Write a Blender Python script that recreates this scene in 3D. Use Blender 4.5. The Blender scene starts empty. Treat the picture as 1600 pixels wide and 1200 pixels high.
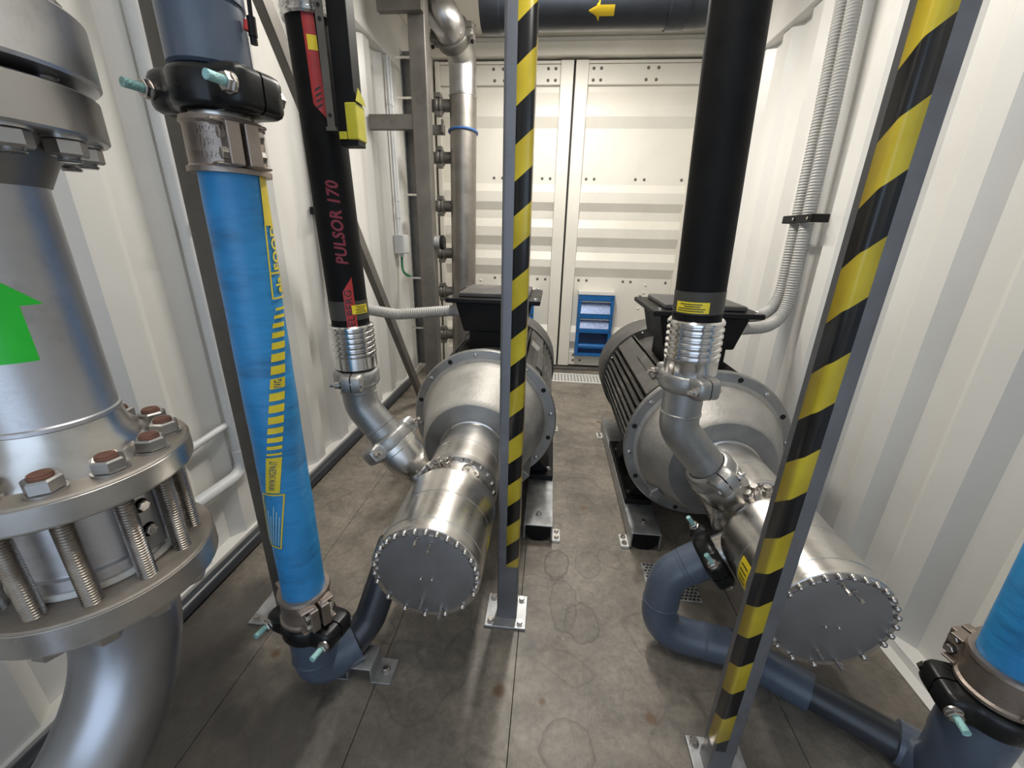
import bpy, bmesh, math, random
from mathutils import Matrix, Vector
V = Vector
PI = math.pi
random.seed(7)
scene = bpy.context.scene
COL = scene.collection

# ------------------------------------------------------------------ camera
cam_d = bpy.data.cameras.new('camera'); cam = bpy.data.objects.new('camera', cam_d); COL.objects.link(cam)
cam_d.sensor_width = 36.0; cam_d.lens = 640.0 / 1600.0 * 36.0; cam_d.clip_start = 0.02
RIGHT = V((0.9952, 0.0950, 0.0220)); DOWN = V((0.0530, -0.3370, -0.9400)); FWD = V((-0.0820, 0.9370, -0.3400))
FWD.normalize(); RIGHT = (RIGHT - FWD * RIGHT.dot(FWD)).normalized(); UP = RIGHT.cross(FWD)
m = Matrix.Identity(4)
for i in range(3):
    m[i][0] = RIGHT[i]; m[i][1] = UP[i]; m[i][2] = -FWD[i]
m[2][3] = 1.25
cam.matrix_world = m
scene.camera = cam

# ------------------------------------------------------------------ world, light, exposure
w = bpy.data.worlds.new('daylight'); scene.world = w; w.use_nodes = True
bg = w.node_tree.nodes['Background']; bg.inputs[0].default_value = (0.66, 0.80, 1.0, 1); bg.inputs[1].default_value = 1.5
scene.view_settings.view_transform = 'Standard'; scene.view_settings.look = 'None'
scene.view_settings.gamma = 1.0; scene.view_settings.use_curve_mapping = False
scene.view_settings.exposure = 0.28
LAMPS = [((-0.12, 0.70), 1.25, 14.0), ((0.05, 2.60), 1.25, 60.0)]     # centre (x, y), length, watts

# ------------------------------------------------------------------ materials
MAT = {}
def pm(name, col, rough=0.5, metal=0.0, var=0.1, scale=6.0, bump=0.0, bscale=80.0, rvar=0.08, spec=0.5, dirt=None, dscale=3.0, damt=0.5, stretch=None):
    m = bpy.data.materials.new(name); m.use_nodes = True
    nt = m.node_tree; b = nt.nodes['Principled BSDF']; L = nt.links.new
    tc = nt.nodes.new('ShaderNodeTexCoord'); mp = nt.nodes.new('ShaderNodeMapping'); L(tc.outputs['Object'], mp.inputs[0])
    if stretch: mp.inputs['Scale'].default_value = stretch
    n = nt.nodes.new('ShaderNodeTexNoise'); n.inputs['Scale'].default_value = scale; n.inputs['Detail'].default_value = 6; n.inputs['Roughness'].default_value = 0.6
    L(mp.outputs[0], n.inputs['Vector'])
    cr = nt.nodes.new('ShaderNodeValToRGB'); L(n.outputs['Fac'], cr.inputs[0])
    cr.color_ramp.elements[0].position = 0.3; cr.color_ramp.elements[1].position = 0.7
    cr.color_ramp.elements[0].color = (*[max(0, c * (1 - var)) for c in col], 1)
    cr.color_ramp.elements[1].color = (*[min(1, c * (1 + var)) for c in col], 1)
    out = cr.outputs[0]
    if dirt:
        n2 = nt.nodes.new('ShaderNodeTexNoise'); n2.inputs['Scale'].default_value = dscale; n2.inputs['Detail'].default_value = 8; n2.inputs['Roughness'].default_value = 0.7
        L(mp.outputs[0], n2.inputs['Vector'])
        r2 = nt.nodes.new('ShaderNodeValToRGB'); L(n2.outputs['Fac'], r2.inputs[0])
        r2.color_ramp.elements[0].position = 0.5; r2.color_ramp.elements[1].position = 0.72
        r2.color_ramp.elements[0].color = (0, 0, 0, 1); r2.color_ramp.elements[1].color = (damt, damt, damt, 1)
        mx = nt.nodes.new('ShaderNodeMixRGB'); L(r2.outputs[0], mx.inputs[0]); L(out, mx.inputs[1]); mx.inputs[2].default_value = (*dirt, 1)
        out = mx.outputs[0]
    L(out, b.inputs['Base Color'])
    b.inputs['Metallic'].default_value = metal
    b.inputs['Specular IOR Level'].default_value = spec
    mr = nt.nodes.new('ShaderNodeMapRange'); L(n.outputs['Fac'], mr.inputs[0])
    mr.inputs[1].default_value = 0.3; mr.inputs[2].default_value = 0.7
    mr.inputs[3].default_value = max(0.03, rough - rvar); mr.inputs[4].default_value = min(1, rough + rvar)
    L(mr.outputs[0], b.inputs['Roughness'])
    if bump:
        n3 = nt.nodes.new('ShaderNodeTexNoise'); n3.inputs['Scale'].default_value = bscale; n3.inputs['Detail'].default_value = 3
        L(mp.outputs[0], n3.inputs['Vector'])
        bp = nt.nodes.new('ShaderNodeBump'); bp.inputs['Strength'].default_value = bump; bp.inputs['Distance'].default_value = 0.01
        L(n3.outputs['Fac'], bp.inputs['Height']); L(bp.outputs[0], b.inputs['Normal'])
    MAT[name] = m
    return m

pm('wall_paint', (0.68, 0.67, 0.64), 0.42, var=0.03, scale=2.5, bump=0.03, bscale=40, dirt=(0.50, 0.46, 0.40), dscale=1.4, damt=0.25)
pm('door_paint', (0.72, 0.69, 0.62), 0.45, var=0.03, scale=3, dirt=(0.52, 0.48, 0.40), dscale=2.0, damt=0.3)
pm('ceiling_paint', (0.66, 0.63, 0.57), 0.5, var=0.03)
pm('gasket', (0.02, 0.02, 0.02), 0.7)
pm('steel_polished', (0.62, 0.60, 0.57), 0.31, 1.0, var=0.12, scale=5, rvar=0.08, bump=0.02, bscale=30, dirt=(0.36, 0.33, 0.29), dscale=9, damt=0.45)
pm('steel_satin', (0.50, 0.49, 0.48), 0.36, 1.0, var=0.15, scale=7, rvar=0.1, dirt=(0.26, 0.24, 0.22), dscale=5, damt=0.5)
pm('steel_brushed', (0.70, 0.70, 0.72), 0.42, 1.0, var=0.10, scale=4, rvar=0.08, bump=0.02, bscale=200, dirt=(0.32, 0.30, 0.30), dscale=12, damt=0.4)
pm('steel_pickled', (0.31, 0.29, 0.265), 0.44, 1.0, var=0.16, scale=9, rvar=0.08, bump=0.04, bscale=120, dirt=(0.25, 0.22, 0.19), dscale=4, damt=0.6)
pm('cast_iron_grey', (0.33, 0.33, 0.325), 0.42, 0.8, var=0.12, scale=14, bump=0.06, bscale=160, dirt=(0.50, 0.47, 0.42), dscale=3, damt=0.5)
pm('cast_clear', (0.36, 0.35, 0.33), 0.58, 0.6, var=0.18, scale=10, bump=0.14, bscale=90, dirt=(0.50, 0.47, 0.42), dscale=3, damt=0.6)
pm('plate_steel', (0.30, 0.30, 0.31), 0.42, 0.85, var=0.12, scale=6, rvar=0.06)
pm('chrome', (0.72, 0.71, 0.70), 0.19, 1.0, var=0.08, scale=20, rvar=0.05)
pm('shaded_elbow_steel', (0.44, 0.45, 0.48), 0.36, 1.0, var=0.10, scale=6, rvar=0.06, dirt=(0.30, 0.29, 0.29), dscale=5, damt=0.5)  # elbow steel darkened to paint in the weaker light low down
pm('bolt_steel', (0.55, 0.52, 0.49), 0.28, 1.0, var=0.15, scale=40)
pm('stud_steel', (0.46, 0.42, 0.38), 0.33, 1.0, var=0.2, scale=16, dirt=(0.24, 0.15, 0.09), dscale=14, damt=0.6)
pm('rusty_end', (0.19, 0.09, 0.062), 0.75, 0.2, var=0.3, scale=60)
pm('galvanised', (0.42, 0.43, 0.44), 0.45, 0.8, var=0.22, scale=26, rvar=0.1, dirt=(0.22, 0.21, 0.20), dscale=8, damt=0.5)
pm('post_steel', (0.185, 0.188, 0.20), 0.48, 0.55, var=0.12, scale=12, rvar=0.06, bump=0.03, bscale=200, dirt=(0.15, 0.14, 0.14), dscale=22, damt=0.6)
pm('rack_steel', (0.165, 0.155, 0.14), 0.5, 0.6, var=0.16, scale=8, dirt=(0.09, 0.078, 0.065), dscale=6, damt=0.6)
pm('motor_paint', (0.06, 0.058, 0.055), 0.55, 0.1, var=0.2, scale=10, dirt=(0.22, 0.20, 0.175), dscale=3, damt=0.6)
pm('motor_fin_paint', (0.062, 0.06, 0.056), 0.5, 0.1, var=0.15, scale=10, dirt=(0.20, 0.18, 0.16), dscale=5, damt=0.5)
pm('black_plastic', (0.007, 0.007, 0.0075), 0.5, spec=0.2, var=0.25, scale=10, dirt=(0.04, 0.036, 0.032), dscale=4, damt=0.3)
pm('black_rubber', (0.006, 0.006, 0.0065), 0.6, spec=0.15, var=0.3, scale=14, bump=0.04, bscale=60, dirt=(0.016, 0.016, 0.016), dscale=5, damt=0.5)
pm('black_paint', (0.008, 0.0085, 0.009), 0.32, spec=0.35, var=0.25, scale=20, bump=0.05, bscale=25)
pm('sleeve_film', (0.06, 0.058, 0.05), 0.5, spec=0.3, var=0.15, scale=20)
pm('pvc', (0.075, 0.098, 0.138), 0.30, var=0.08, scale=9, rvar=0.05, dirt=(0.13, 0.14, 0.16), dscale=8, damt=0.4)
pm('dark_pvc', (0.030, 0.034, 0.042), 0.32, var=0.12, scale=9, rvar=0.05)
pm('hose_blue', (0.028, 0.245, 0.54), 0.42, var=0.14, scale=5, bump=0.22, bscale=22, rvar=0.06, dirt=(0.02, 0.085, 0.19), dscale=7, damt=0.8, stretch=(0.6, 0.6, 2.2))
pm('bronze_clamp', (0.34, 0.285, 0.245), 0.42, 0.85, var=0.16, scale=20, bump=0.08, bscale=120, dirt=(0.20, 0.16, 0.13), dscale=10, damt=0.5)
pm('teal_bolt', (0.33, 0.60, 0.58), 0.4, 0.15, var=0.15, scale=120, bump=0.4, bscale=300)
pm('yellow_print', (0.72, 0.56, 0.03), 0.5, var=0.12, scale=30)
pm('yellow_label', (0.85, 0.66, 0.03), 0.4, var=0.06, scale=30)
pm('yellow_tape', (0.52, 0.47, 0.035), 0.4, var=0.15, scale=30)
pm('red_print', (0.42, 0.03, 0.03), 0.45, var=0.12, scale=30)
pm('red_ink', (0.20, 0.018, 0.035), 0.5, var=0.15, scale=60)
pm('dark_ink', (0.02, 0.02, 0.02), 0.5)
pm('blue_ink', (0.02, 0.05, 0.14), 0.5)
pm('pale_ink', (0.42, 0.62, 0.62), 0.5)
pm('green_arrow_paint', (0.015, 0.50, 0.03), 0.35, var=0.06, scale=20)
pm('yellow_arrow_paint', (0.62, 0.43, 0.02), 0.4, var=0.08)
pm('conduit_white', (0.60, 0.615, 0.62), 0.42, var=0.06, scale=10)
pm('conduit_grey', (0.37, 0.365, 0.35), 0.5, var=0.08, scale=20)
pm('duct_blue', (0.012, 0.12, 0.36), 0.35, 0.1, var=0.12, scale=12)
pm('duct_shade', (0.006, 0.03, 0.10), 0.4, 0.1, var=0.2, scale=8)  # duct blue darkened to paint the shade inside the opening
pm('daylit_mesh_screen', (0.42, 0.52, 0.86), 0.4, 0.3, var=0.35, scale=60)  # daylight coming through the mesh is painted into this pale blue
pm('white_metal', (0.68, 0.67, 0.64), 0.4, 0.0, var=0.05)
pm('green_cable', (0.015, 0.16, 0.07), 0.45, var=0.1)
pm('blue_strap', (0.05, 0.13, 0.34), 0.45, var=0.1)
pm('lamp_body', (0.8, 0.8, 0.8), 0.5, var=0.02)
pm('hole_dark', (0.006, 0.006, 0.006), 0.8)
pm('gasket_white', (0.75, 0.74, 0.70), 0.5, var=0.1, scale=20, dirt=(0.45, 0.32, 0.2), dscale=8, damt=0.7)
pm('flange_dusty', (0.36, 0.325, 0.285), 0.55, 0.6, var=0.15, scale=12, dirt=(0.22, 0.17, 0.13), dscale=7, damt=0.6)

def mat_floor():
    m = bpy.data.materials.new('floor_board'); m.use_nodes = True
    nt = m.node_tree; b = nt.nodes['Principled BSDF']; L = nt.links.new
    g = nt.nodes.new('ShaderNodeNewGeometry')
    def noise(sc, det=6, rough=0.6, dist=0.0, vec=None):
        n = nt.nodes.new('ShaderNodeTexNoise'); n.inputs['Scale'].default_value = sc; n.inputs['Detail'].default_value = det
        n.inputs['Roughness'].default_value = rough; n.inputs['Distortion'].default_value = dist
        L(vec or g.outputs['Position'], n.inputs['Vector']); return n.outputs['Fac']
    def ramp(f, stops):
        r = nt.nodes.new('ShaderNodeValToRGB'); L(f, r.inputs[0]); e = r.color_ramp.elements
        while len(e) < len(stops): e.new(0.5)
        for k, (p, c) in enumerate(stops): e[k].position = p; e[k].color = (*c, 1) if len(c) == 3 else c
        return r.outputs[0]
    def mix(f, a, c, t='MIX'):
        x = nt.nodes.new('ShaderNodeMixRGB'); x.blend_type = t
        if isinstance(f, float): x.inputs[0].default_value = f
        else: L(f, x.inputs[0])
        for k, q in ((1, a), (2, c)):
            if isinstance(q, tuple): x.inputs[k].default_value = (*q, 1)
            else: L(q, x.inputs[k])
        return x.outputs[0]
    base = ramp(noise(2.2, 8, 0.65), [(0.28, (0.165, 0.146, 0.122)), (0.5, (0.235, 0.207, 0.172)), (0.72, (0.31, 0.274, 0.228))])
    fine = ramp(noise(45, 6, 0.7), [(0.3, (0.72, 0.72, 0.72)), (0.7, (1.15, 1.15, 1.15))])
    c = mix(1.0, base, fine, 'MULTIPLY')
    W = (1, 1, 1); K = (0, 0, 0)
    # dried-water rims
    rim = ramp(noise(3.1, 2, 0.4, 0.3), [(0.0, K), (0.545, K), (0.556, (0.35, 0.35, 0.35)), (0.566, K), (1.0, K)])
    c = mix(rim, c, (0.05, 0.042, 0.035))
    # dark soiling
    soil = ramp(noise(1.15, 10, 0.72, 0.7), [(0.47, K), (0.64, (0.72, 0.72, 0.72))])
    c = mix(soil, c, (0.062, 0.055, 0.05))
    mott = ramp(noise(7.5, 8, 0.75), [(0.38, (0.76, 0.76, 0.76)), (0.62, (1.12, 1.11, 1.09))])
    c = mix(1.0, c, mott, 'MULTIPLY')
    # dried puddles, rust stains and grime; broad patches also paint the front's weaker light
    sx = nt.nodes.new('ShaderNodeSeparateXYZ'); L(g.outputs['Position'], sx.inputs[0])
    def mth(op, a, b2=0.0):
        x = nt.nodes.new('ShaderNodeMath'); x.operation = op
        for k, q in ((0, a), (1, b2)):
            if isinstance(q, (int, float)): x.inputs[k].default_value = q
            else: L(q, x.inputs[k])
        return x.outputs[0]
    wob = mth('MULTIPLY', mth('SUBTRACT', noise(9, 4, 0.6), 0.5), 0.9)
    def dist(cx, cy, rx, ry):
        dx = mth('DIVIDE', mth('SUBTRACT', sx.outputs[0], cx), rx); dy = mth('DIVIDE', mth('SUBTRACT', sx.outputs[1], cy), ry)
        return mth('ADD', mth('SQRT', mth('ADD', mth('MULTIPLY', dx, dx), mth('MULTIPLY', dy, dy))), wob)
    for cx, cy, rx, ry, st in ((0.083, 1.33, 0.050, 0.085, 0.8), (0.105, 1.14, 0.050, 0.120, 0.55), (0.165, 1.07, 0.060, 0.085, 0.6), (0.21, 1.34, 0.055, 0.075, 0.4), (0.20, 1.75, 0.070, 0.090, 0.4), (0.10, 0.69, 0.070, 0.075, 0.55)):
        c = mix(ramp(dist(cx, cy, rx, ry), [(0.0, (0.10, 0.10, 0.10)), (0.80, (0.14, 0.14, 0.14)), (0.97, (st, st, st)), (1.0, K)]), c, (0.055, 0.045, 0.036))
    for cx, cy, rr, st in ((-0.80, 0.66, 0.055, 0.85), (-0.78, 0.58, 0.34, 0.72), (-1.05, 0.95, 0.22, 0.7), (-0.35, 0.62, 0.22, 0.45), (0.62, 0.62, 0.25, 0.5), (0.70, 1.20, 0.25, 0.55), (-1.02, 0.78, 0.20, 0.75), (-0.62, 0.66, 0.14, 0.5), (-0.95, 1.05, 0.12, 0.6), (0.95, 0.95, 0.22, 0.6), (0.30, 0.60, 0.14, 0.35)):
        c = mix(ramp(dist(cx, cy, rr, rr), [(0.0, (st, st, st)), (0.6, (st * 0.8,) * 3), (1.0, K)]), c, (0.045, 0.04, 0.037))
    for cx, cy, rr in ((-0.086, 0.815, 0.026), (-0.80, 0.85, 0.020), (0.338, 0.79, 0.022), (0.038, 0.80, 0.014)):
        c = mix(ramp(dist(cx, cy, rr, rr), [(0.0, (0.95, 0.95, 0.95)), (0.45, (0.8, 0.8, 0.8)), (1.0, K)]), c, (0.11, 0.055, 0.022))
    # rust spots
    vo = nt.nodes.new('ShaderNodeTexVoronoi'); vo.inputs['Scale'].default_value = 3.4; L(g.outputs['Position'], vo.inputs['Vector'])
    sp = ramp(vo.outputs['Distance'], [(0.0, (0.9, 0.9, 0.9)), (0.035, (0.8, 0.8, 0.8)), (0.085, K), (1.0, K)])
    c = mix(sp, c, (0.13, 0.066, 0.03))
    # small pale chips
    v2 = nt.nodes.new('ShaderNodeTexVoronoi'); v2.inputs['Scale'].default_value = 11; L(g.outputs['Position'], v2.inputs['Vector'])
    ch = ramp(v2.outputs['Distance'], [(0.0, W), (0.045, (0.7, 0.7, 0.7)), (0.07, K), (1.0, K)])
    gate = ramp(noise(2.7, 3), [(0.55, K), (0.6, W)])
    c = mix(mix(1.0, ch, gate, 'MULTIPLY'), c, (0.36, 0.33, 0.28))
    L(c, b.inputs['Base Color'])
    L(ramp(noise(3.0, 5), [(0.3, (0.38, 0.38, 0.38)), (0.7, (0.62, 0.62, 0.62))]), b.inputs['Roughness'])
    bp = nt.nodes.new('ShaderNodeBump'); bp.inputs['Strength'].default_value = 0.15; bp.inputs['Distance'].default_value = 0.01
    L(noise(60, 5), bp.inputs['Height']); L(bp.outputs[0], b.inputs['Normal'])
    MAT['floor_board'] = m
mat_floor()

def mat_stripe():
    m = bpy.data.materials.new('hazard_tape'); m.use_nodes = True
    nt = m.node_tree; b = nt.nodes['Principled BSDF']; L = nt.links.new
    uv = nt.nodes.new('ShaderNodeUVMap'); sp = nt.nodes.new('ShaderNodeSeparateXYZ'); L(uv.outputs[0], sp.inputs[0])
    def mth(op, a, c):
        x = nt.nodes.new('ShaderNodeMath'); x.operation = op
        for k, q in ((0, a), (1, c)):
            if isinstance(q, (int, float)): x.inputs[k].default_value = q
            else: L(q, x.inputs[k])
        return x.outputs[0]
    d = mth('SUBTRACT', sp.outputs[1], mth('MULTIPLY', sp.outputs[0], 0.85))
    fr = mth('FRACT', mth('DIVIDE', d, 0.150), 0)
    st = mth('GREATER_THAN', fr, 0.5)
    n = nt.nodes.new('ShaderNodeTexNoise'); n.inputs['Scale'].default_value = 9; n.inputs['Detail'].default_value = 5
    tc = nt.nodes.new('ShaderNodeTexCoord'); L(tc.outputs['Object'], n.inputs['Vector'])
    cr = nt.nodes.new('ShaderNodeValToRGB'); L(n.outputs['Fac'], cr.inputs[0])
    cr.color_ramp.elements[0].position = 0.35; cr.color_ramp.elements[0].color = (0.58, 0.43, 0.03, 1)
    cr.color_ramp.elements[1].position = 0.65; cr.color_ramp.elements[1].color = (0.80, 0.62, 0.05, 1)
    mx = nt.nodes.new('ShaderNodeMixRGB'); L(st, mx.inputs[0]); L(cr.outputs[0], mx.inputs[1]); mx.inputs[2].default_value = (0.012, 0.012, 0.013, 1)
    L(mx.outputs[0], b.inputs['Base Color']); b.inputs['Roughness'].default_value = 0.3
    MAT['hazard_tape'] = m
mat_stripe()
def mat_lamp():
    m = bpy.data.materials.new('lamp_diffuser'); m.use_nodes = True
    b = m.node_tree.nodes['Principled BSDF']; b.inputs['Base Color'].default_value = (0.9, 0.9, 0.9, 1)
    b.inputs['Emission Color'].default_value = (1.0, 0.93, 0.82, 1); b.inputs['Emission Strength'].default_value = 4.0
    MAT['lamp_diffuser'] = m
mat_lamp()

# ------------------------------------------------------------------ mesh helpers
ORG = {}; PW = {}
def frame(o, z, x=None):
    z = V(z).normalized()
    if x is None: x = V((1, 0, 0)) if abs(z.x) < 0.9 else V((0, 1, 0))
    x = V(x); x = (x - z * x.dot(z)).normalized(); y = z.cross(x)
    M = Matrix.Identity(4)
    for i in range(3): M[i][0] = x[i]; M[i][1] = y[i]; M[i][2] = z[i]; M[i][3] = o[i]
    return M

class MB:
    def __init__(s): s.v = []; s.f = []; s.uv = None
    def add(s, vs, fs):
        k = len(s.v); s.v += [V(p) for p in vs]; s.f += [tuple(i + k for i in f) for f in fs]; return s
    def box(s, c, d, M=None):
        hx, hy, hz = d[0] / 2, d[1] / 2, d[2] / 2
        vs = [V((sx * hx, sy * hy, sz * hz)) for sx in (-1, 1) for sy in (-1, 1) for sz in (-1, 1)]
        vs = [(M @ (V(c) + p)) if M else V(c) + p for p in vs]
        return s.add(vs, [(0, 1, 3, 2), (4, 6, 7, 5), (0, 4, 5, 1), (2, 3, 7, 6), (0, 2, 6, 4), (1, 5, 7, 3)])
    def bb(s, x0, x1, y0, y1, z0, z1): return s.box(((x0 + x1) / 2, (y0 + y1) / 2, (z0 + z1) / 2), (x1 - x0, y1 - y0, z1 - z0))
    def lathe(s, o, ax, prof, n=32, caps=True, x=None):
        M = frame(o, ax, x); vs = []; fs = []
        for (t, r) in prof:
            for k in range(n): a = 2 * PI * k / n; vs.append(M @ V((r * math.cos(a), r * math.sin(a), t)))
        for i in range(len(prof) - 1):
            for k in range(n): k2 = (k + 1) % n; fs.append((i * n + k, i * n + k2, (i + 1) * n + k2, (i + 1) * n + k))
        if caps == 'ring':
            q = (len(prof) - 1) * n
            for k in range(n): k2 = (k + 1) % n; fs.append((q + k, q + k2, k2, k))
        elif caps:
            fs.append(tuple(range(n))[::-1]); fs.append(tuple((len(prof) - 1) * n + k for k in range(n)))
        return s.add(vs, fs)
    def cyl(s, a, b, r0, r1=None, n=24, caps=True):
        a, b = V(a), V(b); d = b - a
        return s.lathe(a, d, [(0, r0), (d.length, r0 if r1 is None else r1)], n, caps)
    def tube(s, pts, r, n=20, caps=True):
        pts = [V(p) for p in pts]; N = len(pts); rs = r if isinstance(r, (list, tuple)) else [r] * N
        T = [(pts[min(i + 1, N - 1)] - pts[max(i - 1, 0)]).normalized() for i in range(N)]
        x = V((1, 0, 0)) if abs(T[0].x) < 0.8 else V((0, 1, 0)); vs = []; fs = []
        for i in range(N):
            x = (x - T[i] * x.dot(T[i])).normalized(); y = T[i].cross(x)
            for k in range(n): a = 2 * PI * k / n; vs.append(pts[i] + x * (rs[i] * math.cos(a)) + y * (rs[i] * math.sin(a)))
        for i in range(N - 1):
            for k in range(n): k2 = (k + 1) % n; fs.append((i * n + k, i * n + k2, (i + 1) * n + k2, (i + 1) * n + k))
        if caps: fs.append(tuple(range(n))[::-1]); fs.append(tuple((N - 1) * n + k for k in range(n)))
        return s.add(vs, fs)
    def prism(s, poly, M, h, layers=None):
        """poly: local xy outline; layers: list of (t, inset)"""
        n = len(poly); vs = []; fs = []
        c = V((sum(p[0] for p in poly) / n, sum(p[1] for p in poly) / n))
        layers = layers or [(0, 1.0), (h, 1.0)]
        for (t, k) in layers:
            for p in poly: vs.append(M @ V((c.x + (p[0] - c.x) * k, c.y + (p[1] - c.y) * k, t)))
        for i in range(len(layers) - 1):
            for k in range(n): k2 = (k + 1) % n; fs.append((i * n + k, i * n + k2, (i + 1) * n + k2, (i + 1) * n + k))
        fs.append(tuple(range(n))[::-1]); fs.append(tuple((len(layers) - 1) * n + k for k in range(n)))
        return s.add(vs, fs)
    def mesh(s, name, mat, off=V((0, 0, 0)), smooth=35):
        me = bpy.data.meshes.new(name)
        me.from_pydata([p - off for p in s.v], [], s.f)
        bm = bmesh.new(); bm.from_mesh(me); bmesh.ops.recalc_face_normals(bm, faces=bm.faces); bm.to_mesh(me); bm.free()
        if s.uv:
            ul = me.uv_layers.new(name='UVMap')
            for lp in me.loops: ul.data[lp.index].uv = s.uv[lp.vertex_index]
        if smooth:
            me.shade_smooth(); me.set_sharp_from_angle(angle=math.radians(smooth))
        me.materials.append(MAT[mat]); return me
    def build(s, name, mat, parent=None, smooth=35, bevel=0, label=None, seg=2):
        if parent is not None: off = ORG[parent.name]
        else:
            lo = V([min(p[i] for p in s.v) for i in range(3)]); hi = V([max(p[i] for p in s.v) for i in range(3)])
            off = V(((lo.x + hi.x) / 2, (lo.y + hi.y) / 2, lo.z))
        o = bpy.data.objects.new(name, s.mesh(name, mat, off, smooth)); COL.objects.link(o)
        if parent is not None: o.parent = parent
        else: o.location = off
        ORG[o.name] = off
        if bevel:
            b = o.modifiers.new('edge', 'BEVEL'); b.width = bevel; b.segments = seg; b.limit_method = 'ANGLE'; b.angle_limit = math.radians(40)
            b.harden_normals = True
        if label: o['label'] = label
        return o

def tag(o, label, cat, group=None, kind=None):
    o['label'] = label; o['category'] = cat
    if group: o['group'] = group
    if kind: o['kind'] = kind
    return o
def struct(o, label=None):
    o['kind'] = 'structure'
    if label: o['label'] = label
    return o
def thing(name, base, label, cat, group=None):
    o = bpy.data.objects.new(name, None); COL.objects.link(o); o.location = base; o.empty_display_size = 0.05
    ORG[o.name] = V(base); return tag(o, label, cat, group)
def piece(name, me, M, parent):
    o = bpy.data.objects.new(name, me); COL.objects.link(o); o.parent = parent
    o.matrix_local = (PW[parent.name] if parent.name in PW else Matrix.Translation(ORG[parent.name])).inverted() @ M
    PW[o.name] = M; return o
def bend(pts, R=0.1, n=8):
    """rounds the corners of a polyline with arcs"""
    pts = [V(p) for p in pts]; out = [pts[0]]
    for i in range(1, len(pts) - 1):
        a, p, b = pts[i - 1], pts[i], pts[i + 1]; u = (a - p).normalized(); v = (b - p).normalized()
        ang = u.angle(v); t = min(R / math.tan(ang / 2), (a - p).length * 0.49, (b - p).length * 0.49)
        p0, p1 = p + u * t, p + v * t
        for k in range(n + 1):
            q = k / n; out.append(p0 * (1 - q) ** 2 + p * 2 * q * (1 - q) + p1 * q * q)
    out.append(pts[-1]); return out
def resample(pts, step):
    out = [pts[0]]; acc = 0
    for a, b in zip(pts[:-1], pts[1:]):
        d = (b - a).length; t = step - acc
        while t <= d: out.append(a + (b - a) * (t / d)); t += step
        acc = d - (t - step)
    return out
def hexpoly(r): return [(r * math.cos(PI / 3 * k), r * math.sin(PI / 3 * k)) for k in range(6)]
def hex_nut(r, h, hole=None):
    mb = MB(); mb.prism(hexpoly(r), Matrix.Identity(4), h, [(0, 0.94), (h * 0.08, 1), (h * 0.88, 1), (h, 0.88)]); return mb
# shared small hardware (z up from the seat)
MESH = {}
mb = hex_nut(0.0068, 0.006); mb.cyl((0, 0, 0), (0, 0, -0.002), 0.009, n=16); MESH['small_bolt'] = mb.mesh('small_bolt', 'bolt_steel')
mb = hex_nut(0.010, 0.009); mb.cyl((0, 0, 0), (0, 0, -0.003), 0.013, n=16); MESH['hex_bolt'] = mb.mesh('hex_bolt', 'bolt_steel')
mb = MB(); mb.lathe((0, 0, 0), (0, 0, 1), [(0, 0.0074), (0.003, 0.0074), (0.009, 0.0060), (0.0115, 0.003)], 12); MESH['dome'] = mb.mesh('dome_screw', 'bolt_steel', smooth=50)
mb = MB(); mb.cyl((0, 0, 0), (0, 0, 0.03), 0.0042, n=10); mb.prism(hexpoly(0.0065), Matrix.Identity(4), 0.005); MESH['stud'] = mb.mesh('stud', 'bolt_steel')
mb = MB(); mb.lathe((0, 0, 0), (0, 0, 1), [(0, 0.0125), (0.004, 0.011), (0.008, 0.005)], 10); MESH['rivet'] = mb.mesh('rivet', 'rack_steel', smooth=60)
mb = MB(); mb.lathe((0, 0, 0), (0, 0, 1), [(0, 0.0125), (0.004, 0.011), (0.008, 0.005)], 10); MESH['rivet_white'] = mb.mesh('rivet_white', 'white_metal', smooth=60)
mb = MB(); mb.cyl((0, 0, -0.002), (0, 0, 0.0008), 0.0105, n=16); MESH['bolt_hole'] = mb.mesh('bolt_hole', 'hole_dark')
mb = MB(); mb.lathe((0, 0, -0.004), (0, 0, 1), [(0, 0.010), (0.007, 0.010), (0.009, 0.007)], 12); MESH['plug'] = mb.mesh('plug', 'steel_satin')

def patch(o, ax, r, az0, az1, t0, t1, th=0.0008, n=10, nt=1, skew=None, x=None):
    """thin curved patch on a cylinder; skew(t) adds azimuth"""
    M = frame(o, ax, x); mb = MB(); vs = []; fs = []
    for lay in (r, r + th):
        for j in range(nt + 1):
            t = t0 + (t1 - t0) * j / nt
            for i in range(n + 1):
                a = az0 + (az1 - az0) * i / n + (skew(t) if skew else 0)
                vs.append(M @ V((lay * math.cos(a), lay * math.sin(a), t)))
    W = n + 1; S = W * (nt + 1)
    for j in range(nt):
        for i in range(n):
            q = j * W + i; fs.append((q, q + 1, q + W + 1, q + W)); fs.append((S + q, S + q + W, S + q + W + 1, S + q + 1))
    for j in range(nt):
        for i in (0, n): q = j * W + i; fs.append((q, q + W, S + q + W, S + q))
    for i in range(n):
        for j in (0, nt): q = j * W + i; fs.append((q, q + 1, S + q + 1, S + q))
    return mb.add(vs, fs)
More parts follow.
